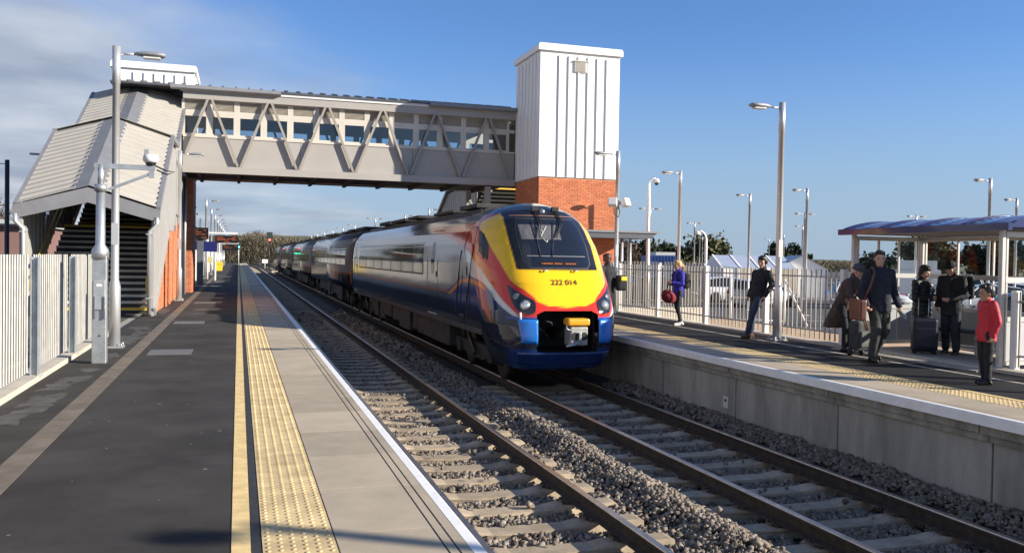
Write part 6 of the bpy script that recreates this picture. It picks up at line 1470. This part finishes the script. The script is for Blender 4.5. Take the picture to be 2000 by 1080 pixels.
# marquee: white gable tent with blue-grey roof bays
tn = thing('white_tent', 'long white marquee tent with pale grey ridged roof in car park', 'tent', (34.4, 53.6, -.75), R(-12))
m_tent = mat('tent_white', (.82, .80, .76), .6, var=.04); m_tentr = mat('tent_roof_grey', (.34, .39, .50), .45, var=.06); m_tan = mat('tent_side_tan', (.42, .35, .27), .7, var=.1)
A = Vector((0.3, 1.2, 0)); e1 = Vector((.80, -.02, 0)); 
x0, x1 = -2.7, 2.5
for k in range(4):
    a = x0+k*1.3; c = a+1.27
    MB().add([(a, -2.2, 1.95), (c, -2.2, 1.95), (c, 0, 2.85), (a, 0, 2.85)], [(0, 1, 2, 3)]).build('roof_panel', m_tentr, tn); MB().add([(a, 2.2, 1.95), (c, 2.2, 1.95), (c, 0, 2.85), (a, 0, 2.85)], [(0, 1, 2, 3)]).build('roof_panel', m_tentr, tn)
    MB().bar((a, -2.2, 1.96), (a, 0, 2.87), .10, .06).build('roof_rib', m_tent, tn); MB().box((a, -2.22, 0), (c, -2.18, 1.94)).build('side_panel', m_tan if k > 0 else m_tent, tn)
for s in (x0, x1): MB().add([(s, -2.2, 0), (s, 2.2, 0), (s, 2.2, 1.95), (s, 0, 2.85), (s, -2.2, 1.95)], [(0, 1, 2, 3, 4)]).build('end_wall', m_tent, tn)
g2 = thing('gable_tent', 'white pointed gable end of a tent right of the leaning person', 'tent', (37.3, 51.6, -.75), R(-28))
MB().add([(-1.75, 0, 0), (1.75, 0, 0), (1.75, 0, 1.95), (0, 0, 2.9), (-1.75, 0, 1.95)], [(0, 1, 2, 3, 4)]).build('gable_wall', m_tent, g2)
for s in (-1, 1): MB().add([(s*1.8, -.05, 1.93), (0, -.05, 2.93), (0, 8, 2.93), (s*1.8, 8, 1.93)], [(0, 1, 2, 3)]).build('roof_panel', m_tentr, g2); MB().add([(s*1.75, 0, 0), (s*1.75, 8, 0), (s*1.75, 8, 2), (s*1.75, 0, 2)], [(0, 1, 2, 3)]).build('side_panel', m_tent, g2)
cb = thing('portable_cabin', 'small stacked cream cabins right of the white tent', 'cabin', (52.5, 57.5, -.75), R(-35)); MB().box((-1.6, -1.2, 0), (1.6, 1.2, 2.0)).build('cabin_lower', m_tent, cb); MB().box((-1.35, -1.2, 2.03), (1.3, 1.2, 2.75)).build('cabin_upper', m_tent, cb)
bc = thing('blue_container', 'blue container with pale top behind the woman in blue', 'container', (28.6, 56.0, -.75), R(-20)); MB().box((-1.0, -1.2, 0), (1.0, 3, 2.75)).build('container_body', mat('container_blue', (.035, .09, .26), .5, var=.1), bc); MB().box((-.4, -1.15, 2.755), (.95, 3, 2.98)).build('container_top', m_white2, bc)
for k in range(9): MB().box((-.97+.22*k, -1.225, .1), (-.87+.22*k, -1.2, 2.7)).build('rib', MATS['container_blue'], bc)
lb = thing('long_blue_roof', 'low long dark blue roof behind the fence beyond woman in blue', 'building', (32.6, 59.0, -.75), R(-25)); MB().prism([(-2.6, 1.9), (2.6, 1.9), (2.6, 2.15), (-2.6, 2.15)], 'y', -2, 2).build('roof', mat('roof_blue', (.03, .035, .20), .4), lb); MB().box((-2.5, -1.9, 0), (2.5, 1.9, 1.89)).build('wall', m_tan, lb)
# white tube barriers in the car park
bar = []
for i, (x, y, r) in enumerate(((19.0, 29.0, 0), (21.4, 27.9, 0), (23.2, 26.6, 0), (25.0, 23.4, 0))):
    t = thing('tube_barrier', ('leftmost', 'second', 'third', 'rightmost')[i]+' white tube barrier in the car park behind the fence', 'barrier', (x, y, -.75), R(-40), 'white tube barriers')
    for xx in (-1.0, 1.0): MB().tube([(xx, 0, 0), (xx, 0, 1.75)], .045, 8).build('upright', m_white2, t)
    for zz in (.15, 1.0): MB().tube([(-1, 0, zz), (1, 0, zz)], .035, 8).build('crossbar', m_white2, t)
    MB().tube([(1.0, 0, 1.7), (1.9, -.9, 0.05)], .035, 8).build('stay', m_white2, t)
# brown building at the far left
bd = thing('brown_building', 'brown clad low building with brick base at the left edge', 'building', (-14.0, 58.0, -.06))
MB().box((-8, 0, 0.95), (2.0, 12, 3.15)).build('cladding', mat('building_brown', (.20, .115, .10), .7, var=.05, vscale=1.5), bd); MB().box((-8, -.03, 0), (1.97, 11.9, 0.945)).build('brick_base', mat('brick_far', (.36, .13, .07), .85, var=.15, vscale=8), bd)
MB().prism([(-8, 3.152), (2.3, 3.152), (2.3, 3.30), (-8, 4.3)], 'y', -.4, 12).build('roof', mat('roof_pale', (.38, .42, .40), .6), bd); MB().box((-8, -.45, 3.06), (2.35, -.405, 3.2)).build('gutter', m_blk2, bd)

# ---- trees
def foliage_tree(label, loc, H, Wd, col, n, leaf, seed, bare=False, name='tree', crown_base=0.25, shape='round'):
    r = np.random.default_rng(seed); t = thing(name, label, 'tree', loc, 0)
    m_tr = mat('bark', (.055, .043, .034), .9, var=.3, vscale=8)
    tm = MB(); tm.tube([(0, 0, -.1), (.03*H*.2, 0, H*.25), (0, .02*H, H*.55), (.02*H, 0, H*.9)], [.035*H*.6, .026*H*.6, .015*H*.6, .004*H], 8)
    tips = []
    for k in range(16 if bare else 10):
        z0 = H*(crown_base+.5*r.random()*(.9-crown_base)); a = r.uniform(0, 2*math.pi); L = Wd*.5*r.uniform(.5, 1.0)
        p0 = Vector((0, 0, z0)); p1 = p0+Vector((math.cos(a)*L*.5, math.sin(a)*L*.5, H*.12)); p2 = p0+Vector((math.cos(a)*L, math.sin(a)*L, H*r.uniform(.15, .35)))
        tm.tube([p0, p1, p2], [.010*H, .006*H, .002*H], 5); tips.append((p0, p1, p2))
    tm.build('trunk', m_tr, t)
    # crown: clumps, each a cloud of small leaf/twig faces
    cl = []
    for k in range(26 if not bare else 34):
        u = r.normal(size=3); u /= np.linalg.norm(u); rad = r.random()**.45
        zc_ = H*(crown_base+1)/2; c = np.array([u[0]*Wd*.42*rad, u[1]*Wd*.42*rad, zc_+u[2]*H*(1-crown_base)/2*.82*rad])
        if shape == 'cone': c[:2] *= np.clip(1.25-(c[2]/H), .1, 1.0)*1.1
        cl.append((c, r.uniform(.10, .19)*Wd))
    per = n//len(cl); C = np.concatenate([c+r.normal(size=(per, 3))*s*np.array([.55, .55, .48]) for c, s in cl]); N_ = len(C)
    d1 = r.normal(size=(N_, 3)); d1 /= np.linalg.norm(d1, axis=1)[:, None]; d2 = np.cross(d1, r.normal(size=(N_, 3))); d2 /= np.linalg.norm(d2, axis=1)[:, None]
    sz = leaf*r.uniform(.6, 1.4, (N_, 1)); asp = (.12 if bare else .6)
    V = np.stack([C-d1*sz-d2*sz*asp*.2, C+d2*sz*asp, C+d1*sz, C-d2*sz*asp], 1).reshape(-1, 3)
    me = bpy.data.meshes.new('crown'); me.from_pydata(V.tolist(), [], np.arange(N_*4).reshape(-1, 4).tolist())
    mm = MATS.get('leaf_%.3f_%.3f' % col[:2]) or islandrand(mat('leaf_%.3f_%.3f' % col[:2], col, .8), .45)
    me.materials.append(mm); link('crown', me, t); return t
OL = (.075, .078, .030); DK = (.028, .040, .018); BR = (.115, .075, .048); CON = (.022, .040, .020)
TR = [((50.5, 110), 5.2, 6, BR, 'brown bare tree right of the brick tower', True), ((54, 110), 5.4, 6.5, DK, 'dark green tree behind the tall camera pole', False), ((57.5, 111), 5.2, 6, DK, 'dark green tree right of the tall camera pole', False), ((60.5, 112), 4.6, 6, OL, 'olive tree above the blue container', False), ((64.5, 112), 6.3, 8, OL, 'round olive tree behind the swan-neck pole', False), ((75.5, 110), 5.6, 3.6, CON, 'dark conifer left of the big far platform lamp', False), ((78.5, 110), 5.0, 4.0, DK, 'dark tree right of the big far platform lamp', False), ((88, 104), 4.6, 5, DK, 'dark tree just left of the shelter', False), ((70.5, 76), 6.0, 6.5, OL, 'olive tree seen through left shelter panes', False), ((76, 72), 5.6, 7.0, DK, 'green tree seen through the end wall panes of shelter', False), ((80, 68), 6.0, 8.5, BR, 'brown twiggy tree seen through back shelter panes', True), ((88, 60), 4.4, 5, BR, 'small brown tree seen through right shelter panes', True), ((92, 52), 5.5, 6, DK, 'dark tree at the right edge behind shelter', False)]
for i, ((x, y), H, Wd, c, l, bare) in enumerate(TR): foliage_tree(l, (x, y, -.75), H, Wd, c, 4200 if not bare else 6500, .30 if not bare else .42, 100+i, bare, crown_base=.12)
for i, (x, y, H, Wd) in enumerate(((-4.6, 74, 6.8, 3.2), (-5.6, 86, 8.0, 4.0))): foliage_tree(('tall dark conifer' if i == 0 else 'second dark conifer')+' behind the near platform fence beyond the bridge', (x, y, -.06), H, Wd, CON, 5200, .20, 200+i, shape='cone', crown_base=.05)
foliage_tree('bare brown tree behind the brown building at left', (-19, 72, -.06), 5.8, 7, BR, 5200, .35, 230, True)
# far wood at the end of the line: one mass of bare trees
r = np.random.default_rng(55); V = []; 
wd = MB()
def wood(name, label, x0, x1, y, hfun, n, leaf, col, seed):
    r = np.random.default_rng(seed); t = link(name, None, None) if False else thing(name, label, 'woodland', (0, y, -1.4)); t['kind'] = 'stuff'
    X = r.uniform(x0, x1, n); top = np.array([hfun(x) for x in X])*(0.78+0.22*r.random(n)); Z = top*r.random(n)**.65; Yv = r.uniform(-12, 12, n)
    C = np.stack([X, Yv, Z], 1); d1 = r.normal(size=(n, 3))*np.array([.5, .5, 1.2]); d1 /= np.linalg.norm(d1, axis=1)[:, None]; d2 = np.cross(d1, r.normal(size=(n, 3))); d2 /= np.linalg.norm(d2, axis=1)[:, None]
    sz = leaf*r.uniform(.5, 1.5, (n, 1)); Vv = np.stack([C-d1*sz, C+d2*sz*.09, C+d1*sz, C-d2*sz*.09], 1).reshape(-1, 3)
    me = bpy.data.meshes.new('twigs'); me.from_pydata(Vv.tolist(), [], np.arange(n*4).reshape(-1, 4).tolist()); mm = islandrand(mat('wood_'+name, col, .9, var=.3, vscale=.15), .5); me.materials.append(mm); link('twigs', me, t, kind='stuff')
    b = MB()
    for k in range(int((x1-x0)/1.6)):
        x = r.uniform(x0, x1); b.tube([(x, r.uniform(-12, 12), 0), (x+r.uniform(-.4, .4), 0, hfun(x)*.85)], [.22, .05], 5)
    b.build('trunks', mat('bark_far', (.10, .085, .065), .9), t, kind='stuff')
    return t
hf = lambda x: 8.6+1.6*mnoise.noise((x*.09, 0, 0))+1.0*mnoise.noise((x*.31, 2, 0))
wood('woodland', 'brown bare wood at the far end of the tracks', -14, 46, 255, hf, 64000, .55, (.125, .105, .068), 5)
wood('woodland', 'low distant tree line along the horizon right of the car park', 60, 260, 300, lambda x: 4.2+1.5*mnoise.noise((x*.05, 4, 0)), 26000, .9, (.06, .065, .04), 6)
hl_ = MB(); hl_.grid([[(x, y, -1.5+np.interp(y, (330, 700), (0, 1.0))*(6+14*max(0, mnoise.noise((x*.0016, 1.7, 0))+.35)+3*mnoise.noise((x*.006, 5, 0)))) for x in range(-300, 1500, 30)] for y in (320, 420, 520, 620, 720)]); hl_.build('hills', mat('hill_field', (.085, .095, .045), .95, var=.35, vscale=.02), kind='structure')
bpy.data.scenes.remove(_tmp_scene)
